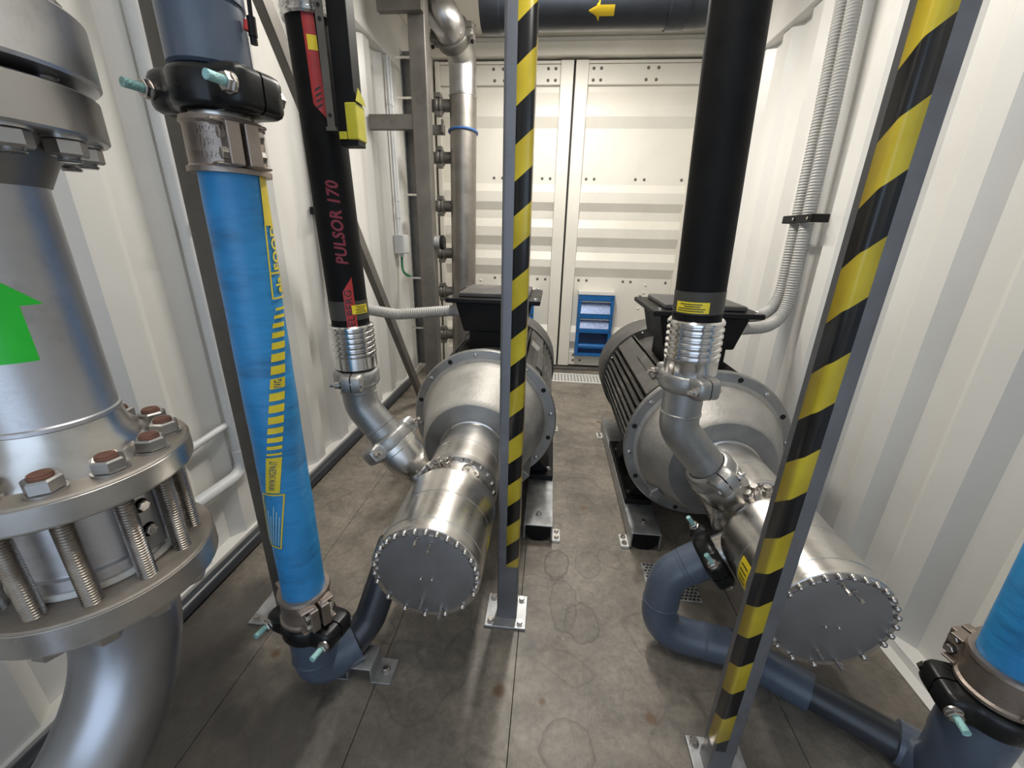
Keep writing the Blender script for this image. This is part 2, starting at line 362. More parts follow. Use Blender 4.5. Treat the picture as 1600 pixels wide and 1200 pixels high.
def text_faces(body, size, cuts=0, axis='y'):
    cu = bpy.data.curves.new('lettering', 'FONT'); cu.body = body; cu.size = size; cu.align_x = 'CENTER'; cu.align_y = 'CENTER'; cu.resolution_u = 3; cu.space_character = 1.08; cu.offset = size * (0.034 if size > 0.03 else 0.008)
    ob = bpy.data.objects.new('lettering', cu); COL.objects.link(ob)
    dg = bpy.context.evaluated_depsgraph_get(); me = bpy.data.meshes.new_from_object(ob.evaluated_get(dg))
    bpy.data.objects.remove(ob); bm = bmesh.new(); bm.from_mesh(me)
    k = 1 if axis == 'y' else 0
    lo = min(v.co[k] for v in bm.verts); hi = max(v.co[k] for v in bm.verts)
    for q in range(1, cuts):
        p = lo + (hi - lo) * q / cuts
        bmesh.ops.bisect_plane(bm, geom=bm.verts[:] + bm.edges[:] + bm.faces[:], plane_co=(p, p, 0), plane_no=(0, 1, 0) if k else (1, 0, 0))
    vs = [v.co.copy() for v in bm.verts]; bm.verts.index_update()
    fs = [tuple(v.index for v in f.verts) for f in bm.faces]; bm.free(); return vs, fs
def text_on_cyl(body, size, o, ax, r, az, t, rot=True, stretch=1.0, slant=0.0, skew=None, x=None, bold=1.0):
    vs, fs = text_faces(body, size, 8 if rot else 24, 'y' if rot else 'x'); M = frame(o, ax, x); mb = MB(); out = []
    for p in vs:
        if rot: a = az - p.y * bold / r; tt = t + (p.x * stretch + p.y * slant)
        else: a = az + p.x * stretch / r; tt = t + p.y
        if skew: a += skew(tt)
        out.append(M @ V((r * math.cos(a), r * math.sin(a), tt)))
    return mb.add(out, fs)

def coupling_parts(root, c, ax, ear, r, h=0.06, t=0.018, e=0.035, ev=0.035, mat='black_paint', bolt=True, blen=0.11, br=0.0075, bmat='teal_bolt', gap=0.002, nut='hex_bolt', bshift=0.0):
    """grooved pipe coupling: two housings bolted at the ears"""
    M = frame(c, ax, ear); ro = r + t; Lx = ro + e; n = 36
    for sgn in (1, -1):
        out = []
        for k in range(n + 1):
            a = PI * k / n
            cx, sy = math.cos(a), math.sin(a)
            rb = (abs(cx / Lx) ** 8 + abs(sy / ev) ** 8) ** (-1 / 8)
            R = max(ro, rb); out.append((R * cx, max(R * sy, gap)))
        inn = [(r * math.cos(PI * k / n), max(r * math.sin(PI * k / n), gap)) for k in range(n, -1, -1)]
        mb = MB(); vs = []; fs = []; bv = min(0.012, h * 0.22)
        lay = [(-h / 2, bv), (-h / 2 + bv * 0.35, bv * 0.35), (-h / 2 + bv, 0), (h / 2 - bv, 0), (h / 2 - bv * 0.35, bv * 0.35), (h / 2, bv)]
        N = 2 * (n + 1)
        for (tt, ins) in lay:
            for p in out:
                l = math.hypot(*p); q = (l - ins) / l; vs.append(M @ V((p[0] * q, sgn * max(p[1] * q, gap), tt)))
            for p in inn: vs.append(M @ V((p[0], sgn * p[1], tt)))
        for i in range(len(lay) - 1):
            for k in range(N): k2 = (k + 1) % N; fs.append((i * N + k, i * N + k2, (i + 1) * N + k2, (i + 1) * N + k))
        for base in (0, (len(lay) - 1) * N):
            for k in range(n): fs.append((base + k, base + k + 1, base + N - 2 - k, base + N - 1 - k))
        mb.add(vs, fs)
        for kk in (-0.5, 0.5) if False else ():
            pass
        mb.build('coupling_half', mat, root, smooth=40)
    if bolt:
        for s in (1, -1):
            pc = M @ V((s * (ro + e * 0.60), 0, 0)); d = (M.to_3x3() @ V((0, -1, 0))).normalized()
            a, b = pc - d * (ev - 0.012), pc + d * (ev + blen - 0.05 + bshift)
            bo = MB(); bo.cyl(a, b, br, n=12)
            bo = bo.build('bolt', bmat, root)
            nm = MB(); F = frame(pc + d * ev, d)
            nm.prism(hexpoly(br * 1.9), F, 0.011, [(0, 0.95), (0.001, 1), (0.0095, 1), (0.011, 0.9)]); nm.cyl(pc + d * (ev - 0.003), pc + d * (ev + 0.001), br * 2.1, n=16)
            nm.build('nut', 'bolt_steel', bo)
            nm = MB(); nm.prism(hexpoly(br * 1.8), frame(a, -d), 0.009); nm.build('bolt_head', 'bolt_steel', bo)
def coupling(name, label, c, ax, ear, r, group=None, **k):
    root = thing(name, c, label, 'pipe coupling', group); coupling_parts(root, c, ax, ear, r, **k); return root
def hose_clamp(root, c, ax, lug, r, h=0.09, mat='bronze_clamp', text=None, az=None):
    """cast two-piece hose clamp with bolted lugs"""
    M = frame(c, ax, lug)
    sh = MB(); th = 0.009
    sh.lathe(V(c) - V(ax).normalized() * h / 2, ax, [(0, r), (0, r + th + 0.005), (0.008, r + th + 0.005), (0.012, r + th), (h - 0.012, r + th), (h - 0.008, r + th + 0.004), (h, r + th + 0.002), (h, r)], 40, 'ring')
    shell = sh.build('hose_clamp', mat, root)
    for s in (1, -1):
        for q in (1, -1):
            lg = MB(); lg.box((s * (r + th + 0.010), q * 0.014, 0), (0.036, 0.022, h * 0.78), M)
            for zz in (-h * 0.37, h * 0.37): lg.box((s * (r + th + 0.004), q * 0.026, zz), (0.026, 0.034, 0.006), M)
            lg.build('clamp_lug', mat, shell, bevel=0.003)
        for zz in (-h * 0.18, h * 0.18):
            p = M @ V((s * (r + th + 0.014), -0.025, zz)); d = M.to_3x3() @ V((0, -1, 0))
            piece('clamp_bolt', MESH['hex_bolt'], frame(p, d), shell)
            p = M @ V((s * (r + th + 0.014), 0.025, zz)); d = M.to_3x3() @ V((0, 1, 0))
            piece('clamp_bolt', MESH['hex_bolt'], frame(p, d), shell)
    if text:
        for ln, dz in text: text_on_cyl(ln, 0.0135, c, ax, r + th + 0.0012, az, dz, rot=False, stretch=1.0, x=(1, 0, 0)).build('embossed_lettering', 'bronze_clamp', shell, smooth=0)
    return shell

# ================================================================== THE SETTING
XL, XR, YB, YF, ZC = -1.23, 1.19, 4.0, -2.2, 2.74
# floor boards
fl = MB(); fl.bb(XL - 0.05, XR + 0.05, YF, YB + 0.1, -0.06, -0.031); fl = struct(fl.build('floor', 'hole_dark'), 'worn grey plywood floor with water stains and rust spots')
for a, b in zip([-1.27, -0.86, -0.453, -0.047, 0.72], [-0.86, -0.453, -0.047, 0.72, 1.23]):
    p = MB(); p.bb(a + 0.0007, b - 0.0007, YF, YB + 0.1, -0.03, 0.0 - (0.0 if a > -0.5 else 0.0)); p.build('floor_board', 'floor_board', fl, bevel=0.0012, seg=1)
# corrugated side walls
def corrugated(name, x, sgn, z0, z1, ph, label):
    # sgn +1: room lies at +x of the wall
    pitch, d = 0.278, 0.037; pts = []; y = YF - ph
    while y < YB:
        for dy, k in ((0, 0), (0.088, 0), (0.137, 1), (0.228, 1)): pts.append((y + dy, k))
        y += pitch
    poly = [(x - sgn * d * k, yy) for yy, k in pts] + [(x - sgn * 0.07, pts[-1][0]), (x - sgn * 0.07, pts[0][0])]
    n = len(pts); vs = [V((p[0], p[1], z)) for z in (z0, z1) for p in poly]; N = len(poly)
    fs = [(k, (k + 1) % N, N + (k + 1) % N, N + k) for k in range(N)]
    for base in (0, N):
        for k in range(n - 1):   # cap strips against the flat back
            pass
    mb = MB(); mb.add(vs, fs); return struct(mb.build(name, 'wall_paint', smooth=10), label)
corrugated('wall_left', XL, 1, -0.03, 2.45, 0.10, 'white painted corrugated steel side wall behind the blue hose')
corrugated('wall_right', XR, -1, -0.03, 2.45, 0.02, 'white painted corrugated steel side wall carrying the grey flexible conduits')
c = MB(); c.bb(XL - 0.1, XR + 0.1, YF, YB + 0.1, ZC, ZC + 0.05); struct(c.build('ceiling', 'ceiling_paint'), 'cream painted steel ceiling')
t = MB(); t.bb(XL - 0.07, XL + 0.03, YF, YB, 2.40, ZC); struct(t.build('trim_1', 'wall_paint', bevel=0.008), 'white top rail above the wall beside the blue hose')
t = MB(); t.bb(XR - 0.03, XR + 0.07, YF, YB, 2.32, ZC); struct(t.build('trim_2', 'wall_paint', bevel=0.008), 'white top rail above the wall with the flexible conduits')
t = MB(); t.bb(XR - 0.012, XR + 0.07, YF, YB, 0.0, 0.035); t.bb(XR - 0.05, XR - 0.012, YF, YB, 0.0, 0.006); struct(t.build('baseboard_right', 'wall_paint', bevel=0.003), 'white bottom rail of the corrugated wall')
t = MB(); t.bb(XL - 0.05, XL + 0.012, YF, YB, 0.0, 0.05); struct(t.build('trim_5', 'wall_paint', bevel=0.003), 'white bottom rail of the wall beside the blue hose')
t = MB(); t.tube([(XL + 0.045, y, 0.03) for y in (-1.8, 0.5, 2.0, 3.35)], 0.027, 14); struct(t.build('baseboard_left', 'dark_pvc'), 'black pipe laid along the foot of the corrugated wall')
# door end: header, corner posts, sill
t = MB(); t.bb(XL - 0.05, XR + 0.05, YB - 0.05, YB + 0.12, 2.605, 2.70); t.bb(XL - 0.05, XR + 0.05, YB - 0.02, YB + 0.12, 2.70, ZC); struct(t.build('trim_3', 'door_paint', bevel=0.012), 'cream header beam above the double doors')
for nm, a, b in (('wall_back', XL - 0.05, -1.075),):
    t = MB(); t.bb(a, b, YB - 0.03, YB + 0.1, 0, 2.61); t.bb(a, -1.15, YB - 0.09, YB - 0.03, 0, 2.61); struct(t.build(nm, 'door_paint', bevel=0.006), 'cream corner post beside the double doors')
t = MB(); t.bb(1.165, XR + 0.06, YB - 0.04, YB + 0.1, 0, 2.61); struct(t.build('trim_4', 'door_paint', bevel=0.006), 'cream corner post at the hinge side of the doors')
t = MB(); t.bb(XL, XR, YB - 0.05, YB + 0.1, 0.0, 0.022); struct(t.build('trim_6', 'rack_steel', bevel=0.003), 'dull steel threshold under the double doors')
back = MB(); back.bb(XL, XR, YB + 0.085, YB + 0.1, 0, 2.61); struct(back.build('trim_7', 'gasket'), 'black rubber seal behind the doors')

PROF = [(0.035, 0), (0.20, 0), (0.28, 1), (0.37, 1), (0.43, 0), (0.90, 0), (0.985, 1), (1.05, 1), (1.12, 0), (1.17, 0), (1.25, 1), (1.33, 1), (1.40, 0), (1.47, 0),
        (1.54, 1), (1.625, 1), (1.69, 0), (2.12, 0), (2.20, 1), (2.28, 1), (2.38, 0), (2.585, 0)]
def door(name, x0, x1, seam_right, label):
    root = bpy.data.objects.new(name, None); COL.objects.link(root); root.location = (x0, YB, 0.03); ORG[root.name] = V((x0, YB, 0.03)); struct(root, label)
    y0 = YB + 0.045; d = 0.036; n = len(PROF)
    vs = [V((x, y0 - d * k, z)) for x in (x0, x1) for z, k in PROF] + [V((x, y0 + 0.03, z)) for x in (x0, x1) for z in (PROF[0][0], PROF[-1][0])]
    fs = [(k, k + 1, n + k + 1, n + k) for k in range(n - 1)] + [(2 * n, 2 * n + 1, 2 * n + 3, 2 * n + 2)]
    mb = MB(); mb.add(vs, fs); mb.build('door_panel', 'door_paint', root, smooth=10)
    sw = 0.105
    xa, xb = (x1 - sw, x1) if seam_right else (x0, x0 + sw)
    s = MB(); s.bb(xa, xb, YB - 0.01, y0 + 0.03, 0.032, 2.588); s.build('meeting_stile', 'door_paint', root, bevel=0.006)
    xc, xd = (x0, x0 + 0.04) if seam_right else (x1 - 0.04, x1)
    s = MB(); s.bb(xc, xd, YB - 0.005, y0 + 0.03, 0.032, 2.588); s.build('hinge_stile', 'door_paint', root, bevel=0.005)
    u, v = (xd, xa) if seam_right else (xb, xc)
    s = MB(); s.bb(u, v, YB + 0.012, y0, 2.425, 2.565); s.build('top_rail', 'door_paint', root, bevel=0.004)
    s = MB(); s.bb(u, v, YB + 0.005, y0, 2.567, 2.588); s.build('top_lip', 'door_paint', root, bevel=0.003)
    s = MB(); s.bb(u, v, YB + 0.02, y0, 0.035, 0.17); s.build('bottom_rail', 'door_paint', root, bevel=0.004)
    sg = 1 if not seam_right else -1; xs = xb if not seam_right else xa
    # rivets: pairs in rows
    for z, yy, offs in ((1.735, y0, (0.045, 0.115, 0.47, 0.545, 0.86)), (0.868, y0, (0.045, 0.12, 0.46, 0.53, 0.85)), (2.535, YB + 0.012, (0.04, 0.10, 0.47, 0.55)), (2.455, YB + 0.012, (0.04, 0.10, 0.46, 0.54)),
                        (0.085, YB + 0.02, (0.045, 0.115, 0.6)), (0.14, YB + 0.02, (0.045, 0.115, 0.6))):
        for q in offs:
            x = xs + sg * q
            if u + 0.02 < x < v - 0.02: piece('rivet', MESH['rivet'], frame((x, yy, z), (0, -1, 0)), root)
    for q, z in ((0.67, 0.84), (0.665, 0.77), (0.64, 0.70), (0.77, 0.70), (0.63, 0.62), (0.76, 0.61), (0.62, 0.50)):
        piece('rivet', MESH['rivet_white'], frame((xs + sg * q, y0, z), (0, -1, 0)), root)
    return root
SEAM = 0.10
door('door_1', SEAM + 0.008, 1.15, False, 'cream ribbed container door leaf on the hinge side by the flexible conduits')
door('door_2', -1.055, SEAM - 0.008, True, 'cream ribbed container door leaf behind the rack post')
# ventilation ducts on the doors
def vent(x0, x1, z0, z1, label):
    y0 = YB + 0.045; r = thing('ventilation_duct', ((x0 + x1) / 2, y0, z0), label, 'vent', 'blue ventilation ducts on the doors')
    dy = 0.10; f = 0.03; yf = y0 - dy
    zs = [z0 + 0.022, z0 + 0.232, z0 + 0.273, z0 + 0.372, z0 + 0.415, z1 - 0.055]
    mb = MB(); mb.bb(x0, x0 + f, yf, y0, z0, z1); mb.build('side_panel', 'duct_blue', r, bevel=0.003)
    mb = MB(); mb.bb(x1 - f, x1, yf, y0, z0, z1); mb.build('side_panel', 'duct_blue', r, bevel=0.003)
    for za, zb in ((z0, zs[0]), (zs[1], zs[2]), (zs[3], zs[4]), (zs[5], z1)):
        mb = MB(); mb.bb(x0 + f, x1 - f, yf + 0.002, y0, za, zb); mb.build('cross_panel', 'duct_blue', r, bevel=0.003)
    mb = MB(); mb.bb(x0 - 0.005, x1 + 0.002, yf - 0.004, y0, z1 + 0.001, z1 + 0.035); mb.build('cover_flange', 'white_metal', r, bevel=0.004)
    for za, zb in ((zs[2], zs[3]), (zs[4], zs[5])):
        M = frame(((x0 + x1) / 2, yf + 0.030, (za + zb) / 2), (0, -math.cos(0.5), math.sin(0.5)), (1, 0, 0))
        W, H = x1 - x0 - 2 * f, (zb - za) * 1.0
        mb = MB(); nx, nz = 22, 10
        for i in range(nx + 1): mb.box((-W / 2 + W * i / nx, 0, 0), (0.005, H, 0.003), M)
        for j in range(nz + 1): mb.box((0, -H / 2 + H * j / nz, 0), (W, 0.005, 0.003), M)
        o = mb.build('daylit_mesh_screen', 'daylit_mesh_screen', r, smooth=0); o['kind'] = 'stuff'
        mb = MB(); mb.box((0, 0, -0.012), (W, H, 0.004), M); mb.build('painted_daylight_pane', 'daylit_mesh_screen', r)  # pale sheet added behind the mesh, coloured as daylight shining through
        mb = MB(); mb.bb(x0 + f, x1 - f, yf + 0.01, yf + 0.016, zb - 0.012, zb - 0.004); mb.build('screen_edge', 'white_metal', r)
    mb = MB(); mb.bb(x0 + f, x1 - f, y0 - 0.045, y0 - 0.040, zs[0], zs[1]); mb.build('inner_panel', 'duct_shade', r)
    mb = MB(); mb.cyl((x0 + f, y0 - 0.05, z0 + 0.09), (x1 - f, y0 - 0.05, z0 + 0.09), 0.028, n=20); mb.build('blower_drum', 'duct_blue', r)
    for z in (z1 - 0.03, zs[3] + 0.02, zs[1] + 0.02):
        for x in (x0 + f / 2, x1 - f / 2): piece('screw', MESH['small_bolt'], frame((x, yf, z), (0, -1, 0)), r)
vent(0.265, 0.60, 0.15, 0.745, 'blue sheet-metal ventilation duct with mesh screens, on the door beside the open gap')
vent(-0.51, -0.155, 0.15, 0.745, 'blue ventilation duct on the door, mostly hidden behind a striped post and motor')
# floor grille in front of the doors
r = thing('floor_grille', (0.2, 3.68, 0), 'long pale metal drain grille let into the floor before the doors', 'grille')
for y0, y1 in ((3.56, 3.585), (3.775, 3.80)):
    mb = MB(); mb.bb(-0.75, 1.1, y0, y1, 0.0, 0.012); mb.build('grille_frame', 'white_metal', r, bevel=0.002)
mb = MB(); mb.bb(-0.75, 1.1, 3.585, 3.775, 0.0, 0.002); mb.build('grille_tray', 'rack_steel', r)
bar = MB(); bar.box((0, 0, 0.007), (0.012, 0.188, 0.010)); bar = bar.mesh('grille_bar', 'white_metal')
for k in range(62): piece('grille_bar', bar, Matrix.Translation((-0.74 + 0.03 * k, 3.68, 0.0)), r)
for k in range(3): mb = MB(); mb.bb(-0.75, 1.1, 3.625 + 0.05 * k, 3.633 + 0.05 * k, 0.002, 0.013); mb.build('grille_rod', 'white_metal', r)
# perforated drain plate
r = thing('drain_plate', (0.52, 1.29, 0), 'small perforated steel drain plate in the floor under the grey pipe bend', 'drain plate')
mb = MB(); N = 11
mb.bb(0.425, 0.615, 1.20, 1.38, 0.0, 0.003); mb.build('plate', 'galvanised', r, bevel=0.001)
hole = MB(); hole.cyl((0, 0, 0.0028), (0, 0, 0.0036), 0.0052, n=8); hm = hole.mesh('perforation', 'hole_dark')
for i in range(12):
    for j in range(11): piece('perforation', hm, Matrix.Translation((0.437 + 0.015 * i + (0.0075 if j % 2 else 0), 1.212 + 0.0155 * j, 0)), r)
# ceiling lamps
for (lx, ly), ln, pw in LAMPS:
    r = thing('ceiling_light', (lx, ly, ZC - 0.07), 'long ceiling batten light over the ' + ('front of the aisle' if ly < 1.5 else 'motors near the doors'), 'lamp', 'ceiling battens')
    mb = MB(); mb.bb(lx - 0.06, lx + 0.06, ly - ln / 2, ly + ln / 2, ZC - 0.05, ZC); mb.build('housing', 'lamp_body', r, bevel=0.005)
    mb = MB(); mb.bb(lx - 0.045, lx + 0.045, ly - ln / 2 + 0.02, ly + ln / 2 - 0.02, ZC - 0.072, ZC - 0.05); mb.build('diffuser', 'lamp_diffuser', r, bevel=0.01)
    ld = bpy.data.lights.new('batten', 'AREA'); ld.shape = 'RECTANGLE'; ld.size = 0.10; ld.size_y = ln; ld.energy = pw; ld.color = (1.0, 0.955, 0.88)
    lo = bpy.data.objects.new('batten_light', ld); COL.objects.link(lo); lo.parent = r; lo.location = (0, 0, -0.012)

# ================================================================== STRIPED POSTS
def tape(root, pts, z0, z1, u0=0.0, v0=0.0, name='hazard_tape', sc=1.0):
    """tape wrapped along the plan polyline pts, unwrapped coordinate in the UV map"""
    mb = MB(); uv = []; vs = []; fs = []; n = len(pts); u = u0; us = [u]
    for a, b in zip(pts[:-1], pts[1:]): u += math.hypot(b[0] - a[0], b[1] - a[1]); us.append(u)
    for z in (z0, z1):
        for p, q in zip(pts, us): vs.append(V((p[0], p[1], z))); uv.append((q * sc, z * sc + v0))
    for k in range(n - 1): fs.append((k, k + 1, n + k + 1, n + k))
    mb.add(vs, fs); mb.uv = uv; o = mb.build(name, 'hazard_tape', root, smooth=60)
    so = o.modifiers.new('thickness', 'SOLIDIFY'); so.thickness = 0.0006; so.offset = 0
    return o
def rtube(mb, x0, x1, y0, y1, z0, z1, r=0.008):
    poly = []
    for cx, cy, a0 in ((x1 - r, y1 - r, 0), (x0 + r, y1 - r, 90), (x0 + r, y0 + r, 180), (x1 - r, y0 + r, 270)):
        for k in range(5): a = math.radians(a0 + 22.5 * k); poly.append((cx + r * math.cos(a), cy + r * math.sin(a)))
    mb.prism(poly, Matrix.Translation((0, 0, z0)), z1 - z0); return mb
def base_plate(root, x0, x1, y0, y1, bolts, mat='galvanised', t=0.010):
    p = MB(); p.bb(x0, x1, y0, y1, 0.0, t); p = p.build('base_plate', mat, root, bevel=0.002)
    for x, y in bolts: piece('anchor_bolt', MESH['hex_bolt'], frame((x, y, t + 0.003), (0, 0, 1)), p)
def arcpts(cx, cy, r, a0, a1, n=5): return [(cx + r * math.cos(math.radians(a0 + (a1 - a0) * k / n)), cy + r * math.sin(math.radians(a0 + (a1 - a0) * k / n))) for k in range(n + 1)]
# middle post
r = thing('striped_post', (-0.092, 1.083, 0), 'square grey steel post with yellow and black tape in front of the first pump', 'post')
rtube(MB(), -0.126, -0.058, 1.05, 1.118, 0.01, ZC).build('post', 'post_steel', r)
e = 0.0008
tape(r, [(-0.097, 1.05 - e)] + arcpts(-0.066, 1.058, 0.008 + e, 270, 360) + [(-0.058 + e, 1.10)], 0.235, ZC - 0.1, v0=-0.018)
base_plate(r, -0.165, -0.025, 1.015, 1.15, [(-0.145, 1.035), (-0.045, 1.035), (-0.145, 1.13), (-0.045, 1.13)])
# near post
px, py, pw = 0.444, 0.665, 0.054
r = thing('striped_post', (px + pw / 2, py + pw / 2, 0), 'near square steel post with yellow and black tape wrapped round its corner', 'post')
rtube(MB(), px, px + pw, py, py + pw, 0.01, ZC, 0.006).build('post', 'post_steel', r)
tape(r, [(px - e, py + 0.033)] + arcpts(px + 0.006, py + 0.006, 0.006 + e, 180, 270) + [(px + 0.026, py - e)], 0.110, ZC - 0.1, v0=-0.095, sc=0.15 / 0.17)
base_plate(r, px - 0.025, px + pw + 0.055, py - 0.055, py + pw + 0.034, [(px - 0.008, py + pw + 0.018), (px + pw + 0.035, py + pw + 0.015), (px + pw + 0.035, py - 0.035)])

# ================================================================== STEEL RACK
r = thing('rack_post', (-0.855, 1.01, 0), 'plain grey steel post standing behind the blue hose', 'post')
rtube(MB(), -0.880, -0.822, 0.98, 1.04, 0.008, ZC).build('post', 'rack_steel', r)
base_plate(r, -0.955, -0.795, 0.935, 1.07, [(-0.935, 0.955), (-0.82, 1.055)], t=0.008)
r = thing('rack_post', (-0.88, 3.0, 0), 'broad steel post with side arm standing before the pipe manifold', 'post')
rtube(MB(), -0.935, -0.83, 2.95, 3.05, 0.01, ZC).build('post', 'rack_steel', r)
mb = MB(); mb.bb(XL + 0.005, -0.935, 2.955, 3.0, 1.88, 1.965); mb.build('side_arm', 'rack_steel', r, bevel=0.004)
mb = MB(); mb.bb(-1.10, -0.83, 2.90, 2.95, 2.47, 2.60); mb.build('top_bracket', 'rack_steel', r, bevel=0.004)
mb = MB(); mb.bb(-1.02, -0.75, 2.93, 3.07, 0.0, 0.01); mb.build('base_plate', 'galvanised', r, bevel=0.002)
r = thing('cable_tray', (-1.0, 3.12, 0), 'narrow perforated steel cable tray running up beside the broad post', 'cable tray')
mb = MB(); mb.bb(-1.045, -0.955, 3.145, 3.15, 0.25, 2.36); mb.build('tray_back', 'rack_steel', r)
for x in (-1.045, -0.958):
    mb = MB(); mb.bb(x, x + 0.003, 3.10, 3.145, 0.25, 2.36); mb.build('tray_side', 'galvanised', r)
for k, z in enumerate((2.30, 2.08, 1.50, 0.93, 0.55)):
    mb = MB(); mb.bb(-1.07, -0.95, 3.085, 3.097, z, z + 0.014); mb.build('tray_clip', 'bolt_steel', r)
mb = MB(); a, b = V((-0.957, 2.90, 0.03)), V((-0.935, 1.03, 2.60)); M = frame((a + b) / 2, b - a, (1, 0, 0)); mb.box((0, 0, 0), (0.035, 0.06, (b - a).length), M)
tag(mb.build('diagonal_brace', 'rack_steel', bevel=0.004), 'flat steel diagonal brace between the two rack posts', 'brace')

# ================================================================== FLANGED STEEL RISER
CX, CY = -0.81, 0.54
def ring(mb, z0, z1, r0, r1, n=64, c=(CX, CY), bev=0.003):
    h = z1 - z0; mb.lathe((c[0], c[1], z0), (0, 0, 1), [(0, r0), (0, r1 - bev), (bev, r1), (h - bev, r1), (h, r1 - bev), (h, r0)], n, 'ring'); return mb
r = thing('steel_riser', (CX, CY, 0.676), 'large stainless riser pipe with a green arrow, flanged at both ends', 'pipe')
pz0, pz1 = 0.955, 1.315
mb = MB(); mb.lathe((CX, CY, pz0), (0, 0, 1), [(0, 0.088), (0.002, 0.091), (0.008, 0.091), (0.010, 0.088), (pz1 - pz0 - 0.012, 0.088), (pz1 - pz0 - 0.008, 0.0905), (pz1 - pz0, 0.0905)], 64); mb.build('pipe', 'steel_brushed', r)
mb = MB(); mb.lathe((CX, CY, 0.884), (0, 0, 1), [(0, 0.125), (0.012, 0.118), (0.045, 0.095), (0.071, 0.0885)], 64); mb.build('weld_neck', 'steel_polished', r)
f1 = ring(MB(), 0.84, 0.885, 0.03, 0.170).build('flange', 'flange_dusty', r)
mb = MB(); ring(mb, 0.8425, 0.8825, 0.1695, 0.1708); mb.build('flange_rim', 'steel_polished', f1)
mb = MB(); mb.lathe((CX, CY, 1.30), (0, 0, 1), [(0, 0.0905), (0.03, 0.105), (0.066, 0.125)], 64); mb.build('weld_neck', 'steel_pickled', r)
f2 = ring(MB(), 1.365, 1.422, 0.03, 0.170).build('flange', 'steel_satin', r)
BR = 0.136
# long studs with nuts
th = MB(); prof = []; z = 0.0; L0 = 0.676 - 0.075; LT = 0.915 - L0
while z < LT: prof += [(z, 0.0110), (z + 0.0026, 0.0140)]; z += 0.0052
prof += [(LT, 0.0125)]
th.lathe((0, 0, 0), (0, 0, 1), prof, 14); STUD = th.mesh('threaded_stud', 'stud_steel', smooth=20)
nut = MB(); nut.cyl((0, 0, 0), (0, 0, 0.004), 0.0245, n=24); nut.prism(hexpoly(0.0225), Matrix.Translation((0, 0, 0.0045)), 0.02, [(0, 0.95), (0.0015, 1), (0.0175, 1), (0.0205, 0.87)]); NUT = nut.mesh('hex_nut', 'steel_satin', smooth=20)
cap = MB(); cap.lathe((0, 0, 0), (0, 0, 1), [(0, 0.0145), (0.004, 0.0145), (0.0065, 0.0125)], 18); CAP = cap.mesh('rusty_stud_end', 'rusty_end')
for k in range(12):
    a = math.radians(-46 + 30 * k); x, y = CX + BR * math.cos(a), CY + BR * math.sin(a)
    st = piece('threaded_stud', STUD, Matrix.Translation((x, y, L0)), r)
    piece('hex_nut', NUT, Matrix.Translation((x, y, 0.885)) @ Matrix.Rotation(random.random() * 2, 4, 'Z'), st)
    piece('stud_end', CAP, Matrix.Translation((x, y, 0.909)), st)
    piece('hex_nut', NUT, Matrix.Translation((x, y, 0.62)) @ Matrix.Rotation(PI, 4, 'X'), st)
# short bolts of the upper flange
sb = MB(); prof = [(0, 0.0122)]; z = 0
while z < 0.19: prof += [(z, 0.0110), (z + 0.0026, 0.0140)]; z += 0.0052
sb.lathe((0, 0, 0), (0, 0, 1), prof, 14); SB = sb.mesh('flange_bolt', 'steel_satin', smooth=20)
for k in range(12):
    a = math.radians(-40 + 30 * k); x, y = CX + BR * math.cos(a), CY + BR * math.sin(a)
    b = piece('flange_bolt', SB, Matrix.Translation((x, y, 1.333)), r)
    piece('hex_nut', NUT, Matrix.Translation((x, y, 1.365)) @ Matrix.Rotation(PI, 4, 'X'), b)
    piece('hex_nut', NUT, Matrix.Translation((x, y, 1.52)), b)
# arrow on the pipe
def arrow_patch(o, ax, rad, az, t0, hw, sw, hl, sl, mat, parent, th=0.0007):
    mb = MB(); M = frame(o, ax); vs = []; fs = []; n = 8
    rows = [(t0, sw), (t0 + sl, sw), (t0 + sl, hw)] + [(t0 + sl + hl * k / 6, hw * (1 - k / 6) + 1e-4) for k in range(1, 7)]
    for (t, wd) in rows:
        for i in range(n + 1):
            a = az + (-wd + 2 * wd * i / n) / rad; vs.append(M @ V(((rad + th) * math.cos(a), (rad + th) * math.sin(a), t)))
    for j in range(len(rows) - 1):
        if rows[j][0] == rows[j + 1][0]: continue
        for i in range(n): q = j * (n + 1) + i; fs.append((q, q + 1, q + n + 2, q + n + 1))
    mb.add(vs, fs); return mb.build('flow_arrow', mat, parent, smooth=60, label='flow arrow sticker')
arrow_patch((CX, CY, 0), (0, 0, 1), 0.088, math.radians(-50), 1.066, 0.062, 0.038, 0.060, 0.078, 'green_arrow_paint', r)
# upper spool
r2 = thing('flanged_spool', (CX, CY, 1.445), 'thick flanged steel spool bolted on top of the riser pipe', 'pipe')
mb = MB(); ring(mb, 1.436, 1.515, 0.03, 0.177, bev=0.004); mb.build('flange', 'steel_brushed', r2)
mb = MB(); mb.cyl((CX, CY, 1.52), (CX, CY, 2.3), 0.092, n=48); mb.build('pipe', 'steel_pickled', r2)
mb = MB(); mb.lathe((CX, CY, 1.52), (0, 0, 1), [(0, 0.13), (0.07, 0.093)], 48); mb.build('weld_neck', 'steel_pickled', r2)
mb = MB(); mb.cyl((CX, CY, 1.4225), (CX, CY, 1.4355), 0.105, n=48); mb.build('gasket', 'black_rubber', r2)
